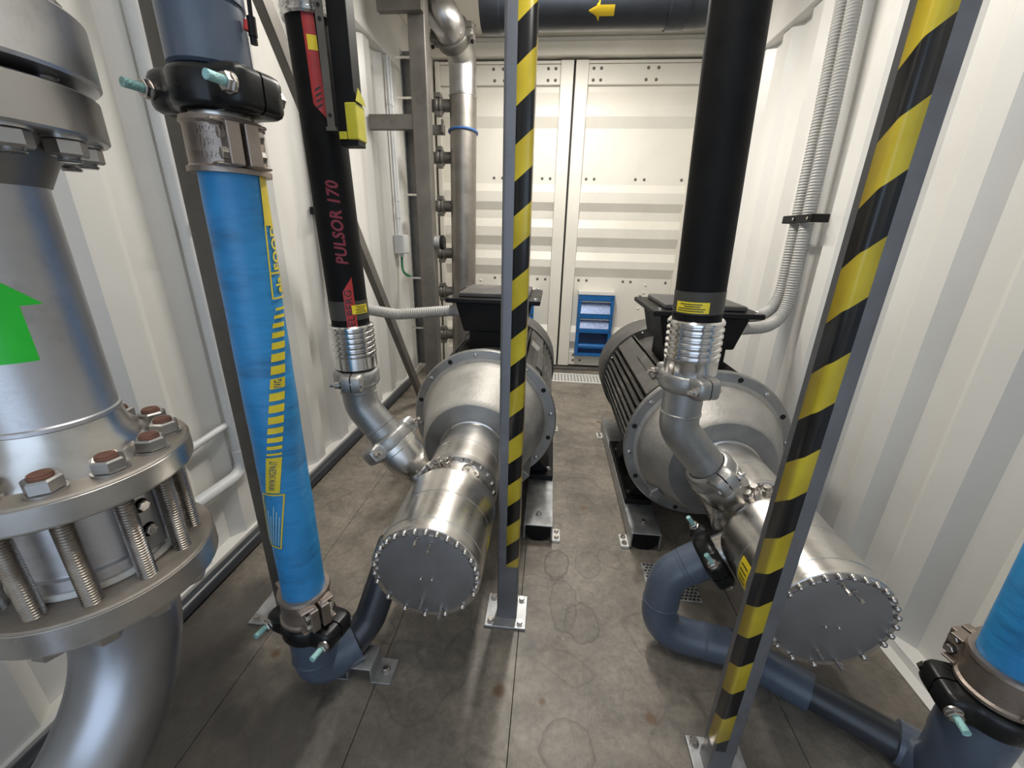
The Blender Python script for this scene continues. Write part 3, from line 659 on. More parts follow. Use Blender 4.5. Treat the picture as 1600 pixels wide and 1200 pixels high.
# wafer valve between the lower flanges
r3 = thing('wafer_valve', (CX, CY, 0.68), 'stainless wafer check valve clamped between the long threaded studs', 'valve')
mb = MB(); mb.lathe((CX, CY, 0.69), (0, 0, 1), [(0, 0.112), (0.02, 0.112), (0.022, 0.105), (0.128, 0.105), (0.130, 0.112), (0.1495, 0.112)], 48); mb.build('body', 'steel_brushed', r3)
mb = MB(); ring(mb, 0.6765, 0.6895, 0.05, 0.118); mb.build('gasket', 'gasket_white', r3)
a = math.radians(0); M = frame((CX + 0.111 * math.cos(a), CY + 0.111 * math.sin(a), 0.765), (math.cos(a), math.sin(a), 0), (0, 0, 1))
mb = MB(); mb.box((0, 0, 0), (0.125, 0.045, 0.018), M); bk = mb.build('side_plate', 'plate_steel', r3, bevel=0.003)
for t in (-0.02, 0.03): piece('plug', MESH['hex_bolt'], frame(M @ V((t, 0.005, 0.009)), M.to_3x3() @ V((0, 0, 1))), bk)
# lower flange and elbow
r4 = thing('pipe_elbow', (CX, CY, 0.2), 'large stainless elbow with a flange, curving down below the riser', 'pipe')
f = ring(MB(), 0.62, 0.676, 0.03, 0.170).build('flange', 'flange_dusty', r4)
mb = MB(); ring(mb, 0.623, 0.673, 0.1695, 0.1708); mb.build('flange_rim', 'steel_polished', f)
pts = [V((CX, CY, 0.622))] + [V((CX, CY - 0.30 + 0.30 * math.cos(PI / 2 * k / 16), 0.55 - 0.30 * math.sin(PI / 2 * k / 16))) for k in range(17)] + [V((CX, -0.6, 0.25))]
mb = MB(); mb.tube(pts, 0.085, 48); mb.build('elbow', 'shaded_elbow_steel', r4, smooth=60)

# ================================================================== PUMP UNITS
def pump(X, Z, yp, yf, y_rim, y_col, y_face, yb, box_y, label, rail_in, rail_out, sgn):
    """motor-driven pump lying along y; yp front plate, yf motor flange, y_rim back of the body, y_face bell face, yb motor back. sgn: +1 when the visible inner rail lies at +x"""
    r = thing('pump_unit', (X, (yp + yb) / 2, 0), label, 'pump', 'twin motor pumps')
    A = lambda y, a, rad: V((X + rad * math.cos(a), y, Z + rad * math.sin(a)))
    ax = (0, 1, 0)
    # pump body and end plate
    R = 0.137; L = y_rim - yp
    mb = MB(); mb.lathe((X, yp + 0.012, Z), ax, [(0, R - 0.001), (0.004, R), (0.03, R), (0.031, R - 0.0012), (0.034, R - 0.0012), (0.035, R), (L * 0.55, R), (L * 0.55 + 0.001, R - 0.001), (L * 0.55 + 0.004, R - 0.001), (L * 0.55 + 0.005, R), (L - 0.02, R), (L - 0.014, R + 0.002), (L - 0.004, R + 0.001), (L, R - 0.006)], 72)
    body = mb.build('pump_body', 'steel_polished', r)
    mb = MB(); mb.lathe((X, yp, Z), ax, [(0, R - 0.0185), (0.0004, R - 0.016), (0.002, R - 0.0155), (0.0125, R - 0.0155)], 72)
    plate = mb.build('end_plate', 'plate_steel', r)
    mb = MB(); mb.lathe((X, yp + 0.003, Z), ax, [(0, R - 0.016), (0, R - 0.002), (0.002, R), (0.011, R), (0.011, R - 0.016)], 72, 'ring'); pr = mb.build('clamp_ring', 'steel_polished', r)
    n = 30
    for k in range(n):
        a = 2 * PI * k / n + 0.05
        deg = math.degrees(a) % 360
        if 185 < deg < 330 and k % 2: continue
        piece('screw', MESH['dome'], frame(A(yp + 0.003, a, R - 0.0085), (0, -1, 0)), pr)
    for a, q in ((math.radians(80), 0.095), (math.radians(262), 0.085), (math.radians(288), 0.113), (math.radians(97), 0.112)):
        piece('stud', MESH['stud'], frame(A(yp, a, q), (0, -1, 0)), plate)
    for dx in (-0.012, 0.016): piece('pin', MESH['dome'], frame((X + dx, yp, Z - 0.012), (0, -1, 0)) @ Matrix.Scale(0.5, 4), plate)
    # warning sticker on the flank
    sx = 1 if sgn > 0 else -1
    st = patch((X, 0, Z), ax, R, math.radians(8 if sx > 0 else 172), math.radians(-26 if sx > 0 else 206), yp + L * 0.42, yp + L * 0.66, n=8, x=(1, 0, 0))
    # frame() on the y axis turns the angle the other way, so mirror it
    st = MB(); vs = []; fs = []
    a0, a1 = (math.radians(4), math.radians(-24)) if sx > 0 else (math.radians(165), math.radians(197))
    for k in range(9):
        a = a0 + (a1 - a0) * k / 8
        for y in (yp + L * 0.40, yp + L * 0.58): vs.append(A(y, a, R + 0.0006))
    for k in range(8): fs.append((2 * k, 2 * k + 1, 2 * k + 3, 2 * k + 2))
    st.add(vs, fs).build('warning_sticker', 'yellow_label', body, smooth=60, label='small yellow warning sticker')
    st = MB(); vs = []; fs = []
    for q in range(4):
        aa = a0 + (a1 - a0) * (0.2 + 0.2 * q)
        k0 = len(vs)
        for da in (0, (a1 - a0) * 0.05):
            for y in (yp + L * 0.43, yp + L * 0.55): vs.append(A(y, aa + da, R + 0.0011))
        fs.append((k0, k0 + 1, k0 + 3, k0 + 2))
    st.add(vs, fs).build('sticker_print', 'dark_ink', body)
    # mid section, bolted collar, neck
    mb = MB(); mb.lathe((X, y_rim, Z), ax, [(0, R - 0.020), (y_col - y_rim, R - 0.020)], 64); mid = mb.build('mid_section', 'steel_polished', r)
    mb = MB(); mb.lathe((X, y_col - 0.012, Z), ax, [(0, 0.128), (0.003, 0.131), (0.021, 0.131), (0.024, 0.128)], 64); col = mb.build('bolted_collar', 'steel_satin', r)
    for k in range(22):
        piece('collar_bolt', MESH['small_bolt'], frame(A(y_col - 0.014, 2 * PI * k / 22, 0.119), (0, -1, 0)) @ Matrix.Scale(1.15, 4), col)
    mb = MB(); mb.lathe((X, y_col + 0.012, Z), ax, [(0, 0.124), (0.10, 0.124), (0.101, 0.1225), (0.104, 0.1225), (0.105, 0.124), (y_face - y_col - 0.03, 0.124), (y_face - y_col - 0.028, 0.130), (y_face - y_col, 0.130)], 64); mb.build('neck', 'steel_polished', r)
    # inspection cap and little fittings on top of the mid section
    a = math.radians(62); ym = (y_rim + y_col) / 2 - 0.002
    nrm = V((math.cos(a), 0, math.sin(a)))
    mb = MB(); mb.lathe(A(ym, a, R - 0.030), nrm, [(0, 0.030), (0.014, 0.030), (0.016, 0.027), (0.012, 0.025), (0.012, 0.0)], 28); ic = mb.build('inspection_cap', 'steel_polished', r)
    for q in (-0.012, 0.012): piece('screw', MESH['dome'], frame(A(ym, a, R - 0.0185) + V((q * -math.sin(a), 0, q * math.cos(a))), nrm) @ Matrix.Scale(0.6, 4), ic)
    for a_, dy in ((100, 0.0), (112, 0.012), (122, -0.005)):
        a_ = math.radians(a_); nr = V((math.cos(a_), 0, math.sin(a_)))
        mb = MB(); F = frame(A(ym + dy, a_, R - 0.023), nr); mb.prism(hexpoly(0.014), F, 0.022); mb.cyl(A(ym + dy, a_, R - 0.003), A(ym + dy, a_, R + 0.012), 0.0105, n=16); mb.build('drain_plug', 'bolt_steel', r, bevel=0.0015)
    # bell housing
    T = yf - y_face
    mb = MB(); mb.lathe((X, y_face, Z), ax, [(0, 0.130), (0, 0.192), (0.010, 0.203), (0.03, 0.208), (T - 0.085, 0.262), (T - 0.05, 0.272), (T - 0.034, 0.274), (T - 0.03, 0.282), (T - 0.028, 0.288), (T - 0.024, 0.288)], 96); bell = mb.build('bell_housing', 'cast_clear', r)
    mb = MB(); mb.lathe((X, y_face - 0.0015, Z), ax, [(0, 0.128), (0, 0.190), (0.008, 0.1985), (0.012, 0.1985), (0.012, 0.128)], 96, 'ring'); mb.build('bell_face', 'cast_iron_grey', bell)
    mb = MB(); mb.lathe((X, yf - 0.026, Z), ax, [(0, 0.27), (0, 0.320), (0.004, 0.325), (0.022, 0.325), (0.026, 0.320), (0.026, 0.27)], 96, 'ring'); fl = mb.build('mounting_flange', 'cast_iron_grey', r)
    for k in range(16):
        a = 2 * PI * (k + 0.35) / 16
        piece('bolt_hole' if k % 2 else 'plug', MESH['bolt_hole' if k % 2 else 'plug'], frame(A(yf - 0.026, a, 0.303), (0, -1, 0)), fl)
    for sx_ in (-1, 1):   # cast ribs inside the bell shoulder
        mb = MB(); M = frame((X + sx_ * 0.17, (y_face + yf) / 2 + 0.02, Z - 0.15), (sx_ * 0.75, 0, -0.65), (0, 1, 0)); mb.box((0, 0, 0.03), (T * 0.5, 0.05, 0.04), M); mb.build('cast_boss', 'cast_iron_grey', bell, bevel=0.006)
    # motor
    mb = MB(); mb.lathe((X, yf, Z), ax, [(0, 0.29), (0.03, 0.29), (0.05, 0.262), (yb - yf - 0.28, 0.262)], 64); motor = mb.build('motor_body', 'motor_paint', r)
    L2 = yb - yf - 0.36
    fm = MB(); fm.box((0.278, 0, 0), (0.052, L2, 0.006)); fm = fm.mesh('cooling_fin', 'motor_fin_paint', smooth=0)
    for k in range(56):
        a = 2 * PI * k / 56; deg = math.degrees(a)
        if 58 < deg < 122 or 36 < deg < 56 or 124 < deg < 144 or 225 < deg < 315: continue
        M = Matrix.Translation((X, yf + 0.06 + L2 / 2, Z)) @ Matrix.Rotation(-a, 4, 'Y')
        piece('cooling_fin', fm, M, motor)
    for dg in (46, 134):   # cast pads with name plate
        a = math.radians(dg); nr = V((math.cos(a), 0, math.sin(a)))
        M = frame(A(yf + 0.06 + L2 / 2, a, 0.26), nr, (0, 1, 0))
        mb = MB(); mb.box((0, 0, 0.02), (L2, 0.095, 0.045), M); mb.box((-L2 * 0.18, -0.03, 0.045), (L2 * 0.45, 0.04, 0.012), M); pd = mb.build('cast_pad', 'motor_fin_paint', motor, bevel=0.004)
        if dg == 46:
            mb = MB(); mb.box((0.05, 0.01, 0.044), (0.11, 0.06, 0.003), M); mb.build('name_plate', 'steel_satin', pd)
    mb = MB(); mb.lathe((X, yb - 0.30, Z), ax, [(0, 0.27), (0.0, 0.312), (0.01, 0.316), (0.24, 0.316), (0.29, 0.295), (0.30, 0.25)], 72); fc = mb.build('fan_cowl', 'motor_paint', r)
    for k in range(8): piece('screw', MESH['dome'], frame(A(yb - 0.30, 2 * PI * (k + 0.5) / 8, 0.295), (0, -1, 0)), fc)
    # terminal box
    bx = X + 0.0; zb = 0.80; yb0 = box_y; bw = 0.30; bl = 0.36
    mb = MB(); mb.bb(bx - 0.125, bx + 0.125, yb0 + 0.03, yb0 + bl - 0.04, Z + 0.24, zb + 0.01); mb.build('box_neck', 'black_plastic', r, bevel=0.01)
    mb = MB(); v0 = []
    for z, hx, ya, yc in ((zb, 0.150, yb0 + 0.02, yb0 + bl), (0.945, 0.185, yb0, yb0 + bl + 0.02)): v0 += [V((bx - hx, ya, z)), V((bx + hx, ya, z)), V((bx + hx, yc, z)), V((bx - hx, yc, z))]
    mb.add(v0, [(0, 1, 2, 3), (4, 5, 6, 7)] + [(k, (k + 1) % 4, 4 + (k + 1) % 4, 4 + k) for k in range(4)]); tb = mb.build('terminal_box', 'black_plastic', r, bevel=0.008)
    mb = MB(); mb.bb(bx - 0.225, bx + 0.225, yb0 - 0.035, yb0 + bl + 0.05, 0.946, 0.968); lid = mb.build('lid', 'black_plastic', tb, bevel=0.005)
    mb = MB(); mb.bb(bx - 0.17, bx + 0.17, yb0 + 0.01, yb0 + bl, 0.968, 0.992); mb.build('lid_top', 'motor_paint', tb, bevel=0.008)
    for sx_ in (-1, 1):
        for yy in (yb0 - 0.015, yb0 + bl + 0.03): piece('lid_screw', MESH['hex_bolt'], frame((bx + sx_ * 0.20, yy, 0.969), (0, 0, 1)), tb)
    # feet and rails
    for xr, vis in ((rail_in, True), (rail_out, False)):
        wd = 0.125; y0, y1 = 1.45, yb - 0.12; hh = 0.088
        mb = MB(); mb.bb(xr - wd / 2, xr + wd / 2, y0, y1, hh - 0.007, hh); mb.bb(xr - wd / 2, xr - wd / 2 + 0.007, y0, y1, 0.012, hh - 0.006); mb.bb(xr + wd / 2 - 0.007, xr + wd / 2, y0, y1, 0.012, hh - 0.006)
        rl = mb.build('base_rail', 'galvanised', r, bevel=0.002)
        mb = MB(); M = frame((xr, y0 + 0.006, 0), (0, 1, 0), (1, 0, 0))
        mb.prism([(-0.053, -0.075), (0.053, -0.075), (0.053, -0.035), (0.036, -0.012), (0.015, -0.004), (-0.015, -0.004), (-0.036, -0.012), (-0.053, -0.035)], M, 0.5); mb.build('rubber_mount', 'black_rubber', rl)
        piece('rail_bolt', MESH['hex_bolt'], frame((xr, y0 + 0.075, hh + 0.003), (0, 0, 1)), rl)
        so = 1 if (xr - X) > 0 else -1
        for yy in (y0 + 0.035, y1 - 0.10):
            mb = MB(); xa = xr + so * wd / 2; mb.bb(min(xa, xa + so * 0.035), max(xa, xa + so * 0.035), yy - 0.03, yy + 0.045, 0.0, 0.012); ft = mb.build('foot_plate', 'white_metal', rl, bevel=0.002)
            for q in (-0.012, 0.026): piece('foot_bolt', MESH['hex_bolt'], frame((xa + so * 0.019, yy + q, 0.015), (0, 0, 1)) @ Matrix.Scale(0.9, 4), ft)
        for yy in (yf + 0.12, yf + 0.45):
            mb = MB(); M = frame((xr, yy, hh), (0, 1, 0), (1, 0, 0)); d = X - xr
            mb.prism([(-0.06, 0), (0.06, 0), (d * 0.45 + 0.05, -0.16 + 0.0), (d * 0.30 - 0.0, -0.16)][::-1], M, 0.14); ft = mb.build('motor_foot', 'black_plastic', r)
        mb = MB(); mb.bb(xr - 0.06, xr + 0.06, yf + 0.08, yf + 0.66, hh, hh + 0.028); mb.build('foot_strip', 'black_plastic', r, bevel=0.004)
        for yy in (yf + 0.14, yf + 0.55): piece('foot_bolt', MESH['hex_bolt'], frame((xr + so * 0.035, yy, hh + 0.031), (0, 0, 1)), r)
    return r
P1 = pump(-0.27, 0.46, 0.767, 1.72, 1.03, 1.135, 1.40, 2.78, 1.95, 'silver pump with dark finned motor behind the striped post, fed by the lettered hose', 0.0, -0.54, 1)
P2 = pump(0.66, 0.46, 0.74, 1.57, 1.0, 1.10, 1.37, 2.72, 1.80, 'silver pump with dark finned motor beside the near striped post and grey pipe bend', 0.455, 0.865, -1)

# discharge reducers belong to the pumps
def reducer(root, a, b, r0, r1):
    a, b = V(a), V(b); d = (b - a).length
    mb = MB(); mb.lathe(a, b - a, [(0, r0), (d * 0.12, r0), (d * 0.14, r0 + 0.003), (d * 0.52, r1), (d * 0.84, r1), (d * 0.86, r1 + 0.003), (d, r1 + 0.003)], 40); mb.build('discharge_reducer', 'steel_polished', root)
    mb = MB(); mb.lathe(a, a - b, [(0, r0 - 0.012), (0.05, r0 - 0.012)], 40); mb.build('discharge_port', 'steel_polished', root)

# ================================================================== BLACK HOSES AND THEIR PIPES
def ferrule_prof(L, r):
    prof = [(0, r - 0.002), (0.002, r), (L * 0.28, r), (L * 0.29, r + 0.001)]
    k = 6; z = L * 0.30; st = L * 0.70 / k
    for i in range(k): prof += [(z + st * 0.1, r - 0.004), (z + st * 0.35, r + 0.002), (z + st * 0.7, r + 0.002), (z + st * 0.95, r - 0.004)]; z += st
    prof[-1] = (L, r - 0.002); return prof
def black_hose(base, top, r, fl, fz0, label, name='rubber_hose', upper=True):
    root = thing(name, (base[0], base[1], fz0), label, 'hose', 'black rubber hoses')
    b, t = V(base), V(top); ax = (t - b).normalized()
    mb = MB(); mb.tube([b + (t - b) * k / 10 for k in range(11)], r, 40); mb.build('hose', 'black_rubber', root, smooth=60)
    mb = MB(); mb.lathe(b - ax * (fl - 0.004), ax, ferrule_prof(fl, r + 0.008), 44); mb.build('ferrule', 'chrome', root, label='ribbed chrome ferrule')
    if upper: mb = MB(); mb.lathe(t + ax * (fl - 0.004), -ax, ferrule_prof(fl, r + 0.008), 44); mb.build('ferrule', 'chrome', root, label='ribbed chrome ferrule')
    mb = MB(); mb.lathe(b + ax * 0.022, ax, [(0, r), (0, r + 0.0008), (0.055, r + 0.0008), (0.055, r)], 44, 'ring'); mb.build('clear_sleeve', 'sleeve_film', root)
    return root, ax
# first hose (lettered)
HX, HY, HR = -0.598, 1.18, 0.0545
h1, ax1 = black_hose((HX, HY, 0.985), (-0.617, HY, 1.728), HR, 0.135, 0.85, 'black rubber hose lettered in red, feeding the pump behind the striped post')
O1 = (HX, HY, 0.985)
vd = math.atan2(-HY, -HX)     # azimuth that faces the viewer side
H0 = lambda deg: math.radians(deg)
text_on_cyl('PULSOR 170', 0.042, O1, ax1, HR + 0.0009, H0(-62), 0.285, rot=True, stretch=0.87, slant=0.15, bold=1.0).build('hose_lettering', 'red_ink', h1, smooth=0, label='red lettering PULSOR 170')
def para(o, ax, rad, az0, az1, t0, t1a, t1b, n=8):
    M = frame(o, ax); mb = MB(); vs = []; fs = []
    for i in range(n + 1):
        q = i / n; a = az0 + (az1 - az0) * q
        for t in ((t0[0] + (t0[1] - t0[0]) * q), (t1a + (t1b - t1a) * q)): vs.append(M @ V((rad * math.cos(a), rad * math.sin(a), t)))
    for i in range(n): fs.append((2 * i, 2 * i + 2, 2 * i + 3, 2 * i + 1))
    return mb.add(vs, fs)
para(O1, ax1, HR + 0.0012, H0(-74), H0(-44), (0.0, 0.0), 0.105, 0.145).build('red_band', 'red_print', h1, smooth=60, label='red printed band')
text_on_cyl('ELBERG', 0.028, O1, ax1, HR + 0.0017, H0(-59), 0.058, rot=True, stretch=1.05).build('band_lettering', 'dark_ink', h1, smooth=0)
para(O1, ax1, HR + 0.0022, H0(-55), H0(-2), (0.040, 0.040), 0.066, 0.066).build('yellow_label', 'yellow_label', h1, smooth=60, label='small yellow label')
for k, (a, b) in enumerate(((-46, -6), (-42, -8), (-46, -14), (-40, -10), (-44, -6))):
    para(O1, ax1, HR + 0.0028, H0(a), H0(b), (0.043 + 0.0045 * k,) * 2, 0.0448 + 0.0045 * k, 0.0448 + 0.0045 * k).build('label_print', 'dark_ink', h1, smooth=60)
TL = 0.743
para(O1, ax1, HR + 0.0012, H0(-80), H0(-52), (TL - 0.185, TL - 0.215), TL, TL).build('red_band', 'red_print', h1, smooth=60, label='red printed band')
para(O1, ax1, HR + 0.0018, H0(-74), H0(-52), (TL - 0.075,) * 2, TL - 0.045, TL - 0.045).build('yellow_label', 'yellow_label', h1, smooth=60, label='small yellow label')
for k in range(4): para(O1, ax1, HR + 0.0018, H0(-72), H0(-58), (TL - 0.158 - 0.012 * k, TL - 0.150 - 0.012 * k), TL - 0.154 - 0.012 * k, TL - 0.146 - 0.012 * k).build('band_stroke', 'dark_ink', h1, smooth=60)
coupling('grooved_coupling', 'cast grey coupling below the ribbed ferrule of the lettered hose', (HX, HY, 0.822), (0, 0, 1), (0.25, -1.0, 0), 0.055, 'grey couplings', h=0.055, t=0.014, e=0.03, ev=0.034, mat='cast_iron_grey', blen=0.075, br=0.0055, bmat='bolt_steel')
r = thing('steel_bend', (HX, HY, 0.6), 'grey welded steel bend between two couplings beside the first pump', 'pipe')
D1 = (V((-0.40, 1.17, 0.49)) - V((-0.578, 1.18, 0.715))).normalized()
mb = MB(); mb.tube(bend([(HX, HY, 0.81), (HX + 0.005, HY, 0.72), V((HX + 0.005, HY, 0.72)) + D1 * 0.138], 0.09, 10), 0.053, 36); bd = mb.build('bend', 'cast_iron_grey', r, smooth=60)
mb = MB(); mb.lathe((HX + 0.001, HY, 0.775), (0, 0, -1), [(0, 0.053), (0.002, 0.0555), (0.006, 0.0555), (0.008, 0.053)], 36); mb.build('weld_seam', 'cast_iron_grey', bd)
q = V((HX + 0.005, HY, 0.72)) + D1 * 0.085; mb = MB(); mb.lathe(q, D1, [(0, 0.053), (0.002, 0.0552), (0.006, 0.0552), (0.008, 0.053)], 36); mb.build('weld_seam', 'cast_iron_grey', bd)
c2 = V((HX + 0.005, HY, 0.72)) + D1 * 0.148
coupling('grooved_coupling', 'tilted cast grey coupling on the reducer of the first pump', c2, D1, (-0.35, -0.85, -0.3), 0.055, 'grey couplings', h=0.055, t=0.015, e=0.032, ev=0.036, mat='cast_iron_grey', blen=0.085, br=0.0055, bmat='bolt_steel')
reducer(P1, c2 + D1 * 0.150, c2 + D1 * 0.018, 0.048, 0.069)
# second hose
GX, GY, GR = 0.381, 1.10, 0.060
h2, ax2 = black_hose((GX, GY, 1.055), (0.345, GY, 2.05), GR, 0.145, 0.91, 'plain black rubber hose with yellow label above the second pump', upper=False)
O2 = (GX, GY, 1.055)
para(O2, ax2, GR + 0.0018, H0(-162), H0(-84), (0.026, 0.026), 0.053, 0.053).build('yellow_label', 'yellow_label', h2, smooth=60, label='small yellow label')
for k, (a, b) in enumerate(((-158, -96), (-155, -93), (-140, -104), (-150, -100))):
    para(O2, ax2, GR + 0.0024, H0(a), H0(b), (0.030 + 0.0055 * k,) * 2, 0.0322 + 0.0055 * k, 0.0322 + 0.0055 * k).build('label_print', 'dark_ink', h2, smooth=60)
coupling('grooved_coupling', 'cast grey coupling below the ferrule of the plain black hose', (GX, GY, 0.89), (0, 0, 1), (0.35, -0.9, 0), 0.055, 'grey couplings', h=0.055, t=0.015, e=0.03, ev=0.036, mat='cast_iron_grey', blen=0.075, br=0.0055, bmat='bolt_steel')
r = thing('steel_bend', (GX, GY, 0.6), 'grey welded steel bend between two couplings above the second pump', 'pipe')
D2 = (V((0.56, 1.10, 0.56)) - V((0.385, 1.10, 0.76))).normalized()
s0 = V((GX, GY, 0.745))
mb = MB(); mb.tube(bend([(GX, GY, 0.88), s0, s0 + D2 * 0.165], 0.09, 10), 0.053, 36); bd = mb.build('bend', 'cast_iron_grey', r, smooth=60)
mb = MB(); mb.lathe((GX, GY, 0.80), (0, 0, -1), [(0, 0.053), (0.002, 0.0555), (0.006, 0.0555), (0.008, 0.053)], 36); mb.build('weld_seam', 'cast_iron_grey', bd)
c3 = s0 + D2 * 0.178
coupling('grooved_coupling', 'tilted cast grey coupling on the reducer of the second pump', c3, D2, (0.15, -0.95, 0.1), 0.055, 'grey couplings', h=0.055, t=0.015, e=0.03, ev=0.036, mat='cast_iron_grey', blen=0.07, br=0.0055, bmat='bolt_steel')
reducer(P2, c3 + D2 * 0.150, c3 + D2 * 0.018, 0.050, 0.069)

# ================================================================== BLUE HOSES
BX0, BX1, BY, BRr = -0.612, -0.594, 0.785, 0.0520
b0, b1 = V((BX0, BY, 0.28)), V((BX1, BY, 1.375)); axb = (b1 - b0).normalized()
hb = thing('blue_hose', (BX0, BY, 0.2), 'tall blue hose with yellow print in front of the plain rack post', 'hose', 'blue hoses')
mb = MB(); NN = 40
mb.tube([b0 + (b1 - b0) * k / NN for k in range(NN + 1)], [BRr * (1 + 0.012 * math.sin(k * 0.9) * math.sin(k * 0.37)) for k in range(NN + 1)], 56); mb.build('hose', 'hose_blue', hb, smooth=60)
OB = b0
sk = lambda t: math.radians(-68 + 200 * (min(t, 0.79) - 0.50) + 18 * min(1.0, max(0.0, (t - 0.79) / 0.05)) + 70 * max(0.0, t - 0.79))   # the printed line spirals slowly round the hose
def mark(t0, t1, wd, mat, name, n=6, off=0.0, lift=0.0016, nt=None):
    return patch(OB, axb, BRr + lift, (off - wd / 2) / BRr, (off + wd / 2) / BRr, t0, t1, 0.0005, n, nt or max(1, int((t1 - t0) / 0.012)), sk).build(name, mat, hb, smooth=60)
zz = 0.508; widths = [0.006, 0.010, 0.014, 0.017, 0.020, 0.021, 0.0215, 0.027, 0.022, 0.020, 0.017, 0.014, 0.011, 0.008, 0.006]
for k, hgt in enumerate(widths):
    hgt *= 0.80
    mark(zz, zz + hgt, 0.029, 'yellow_print', 'printed_block')
    if k == 7: text_on_cyl('IVG', 0.021, OB, axb, BRr + 0.0026, 0, zz + hgt / 2, rot=True, stretch=0.52, skew=sk, bold=1.0).build('printed_lettering', 'blue_ink', hb, smooth=0, label='blue lettering IVG')
    zz += hgt + 0.0092
mark(0.412, 0.502, 0.031, 'yellow_print', 'printed_panel')
text_on_cyl('WWW.IVGSPA.IT', 0.016, OB, axb, BRr + 0.0026, 0, 0.457, rot=True, stretch=0.58, skew=sk, bold=1.3).build('printed_lettering', 'blue_ink', hb, smooth=0, label='lettering WWW.IVGSPA.IT')
def box_outline(t0, t1, wd, lw=0.0032, off=0.0):
    mark(t0, t0 + lw, wd, 'yellow_print', 'printed_line', off=off); mark(t1 - lw, t1, wd, 'yellow_print', 'printed_line', off=off)
    for sg_ in (-1, 1): mark(t0, t1, lw, 'yellow_print', 'printed_line', 2, off=off + sg_ * (wd / 2 - lw / 2))
box_outline(0.255, 0.408, 0.052)
for k in range(6): mark(0.264, 0.375 - 0.014 * (k % 3), 0.0018, 'pale_ink', 'printed_text_line', 1, off=-0.017 + 0.007 * k)
zt = 0.842
box_outline(zt, zt + 0.14, 0.052)
mark(zt + 0.048, zt + 0.0512, 0.052, 'yellow_print', 'printed_line')
mark(zt + 0.14, zt + 0.235, 0.050, 'yellow_print', 'printed_panel')
text_on_cyl('FOOD', 0.034, OB, axb, BRr + 0.0024, 0.0, zt + 0.096, rot=True, stretch=0.82, skew=sk).build('printed_lettering', 'yellow_print', hb, smooth=0)
text_on_cyl('ela', 0.034, OB, axb, BRr + 0.0024, 0.0, zt + 0.026, rot=True, stretch=0.74, skew=sk).build('printed_lettering', 'yellow_print', hb, smooth=0)
hose_clamp(hb, (BX1, BY, 1.385), axb, (0.82, -0.57, 0), BRr, 0.085, text=[('MCC', 0.02), ('1JS8', 0.002), ('EN14420-3', -0.017)], az=math.radians(-80))
mb = MB(); mb.lathe((BX1, BY, 1.425), axb, [(0, 0.043), (0.003, 0.048), (0.012, 0.048), (0.014, 0.045), (0.018, 0.048), (0.026, 0.048), (0.03, 0.043)], 40); mb.build('hose_tail', 'steel_polished', hb)
hose_clamp(hb, (BX0, BY, 0.320), axb, (0.82, -0.57, 0), BRr, 0.085)
mb = MB(); mb.lathe((BX0, BY, 0.278), -axb, [(0, 0.048), (0.03, 0.048)], 40); mb.build('hose_tail', 'steel_polished', hb)
coupling('grooved_coupling', 'black coupling with pale green bolts on top of the tall blue hose', (BX1, BY, 1.467), axb, (0.97, -0.22, 0), 0.050, 'black couplings', h=0.064, t=0.019, e=0.036, ev=0.050, blen=0.088, br=0.0075)
coupling('grooved_coupling', 'black coupling with pale green bolts under the tall blue hose by the floor', (BX0, BY, 0.243), (0.03, 0.05, 1), (0.97, -0.22, 0), 0.050, 'black couplings', h=0.056, t=0.019, e=0.036, ev=0.050, blen=0.09, br=0.0075)
r = thing('plastic_pipe', (BX1, BY, 1.51), 'dark grey-blue plastic pipe rising from the coupling over the blue hose', 'pipe')
mb = MB(); mb.lathe((BX1, BY, 1.500), (0, 0, 1), [(0, 0.057), (0.004, 0.0625), (0.088, 0.0625), (0.090, 0.061), (0.094, 0.061), (0.095, 0.0645), (0.18, 0.0645)], 48); mb.build('socket', 'pvc', r)
mb = MB(); mb.cyl((BX1, BY, 1.69), (BX1 - 0.01, BY, 2.45), 0.060, n=48); mb.build('pipe', 'pvc', r)
# suction line of the first pump
r = thing('plastic_elbow', (-0.60, 0.80, 0), 'dark grey-blue plastic elbow on the floor below the blue hose', 'pipe')
path = bend([(BX0, BY, 0.216), (-0.612, 0.787, 0.062), (-0.53, 0.86, 0.085)], 0.085, 12)
mb = MB(); mb.tube(path, 0.059, 40); el = mb.build('elbow', 'pvc', r, smooth=60)
mb = MB(); mb.lathe((-0.6135, 0.786, 0.128), (0, 0, -1), [(0, 0.059), (0.002, 0.0612), (0.005, 0.0612), (0.007, 0.059)], 40); mb.build('socket_rim', 'pvc', el)
r = thing('black_pipe', (-0.5, 0.92, 0.06), 'black plastic pipe slanting from the floor elbow up to the first pump', 'pipe')
sp = [V((-0.545, 0.85, 0.078)), V((-0.50, 0.90, 0.135)), V((-0.443, 0.995, 0.335))]
mb = MB(); mb.tube(bend(sp, 0.08, 8), 0.047, 32); mb.build('pipe', 'dark_pvc', r, smooth=60)
dd = (sp[2] - sp[1]).normalized(); mb = MB(); mb.lathe(sp[2] - dd * 0.06, dd, [(0, 0.048), (0.004, 0.053), (0.07, 0.053), (0.074, 0.048)], 32); mb.build('socket', 'dark_pvc', r)
mb = MB(); mb.cyl((-0.44, 0.99, 0.355), (-0.33, 1.0, 0.43), 0.05, n=28); mb.build('suction_port', 'steel_polished', P1)
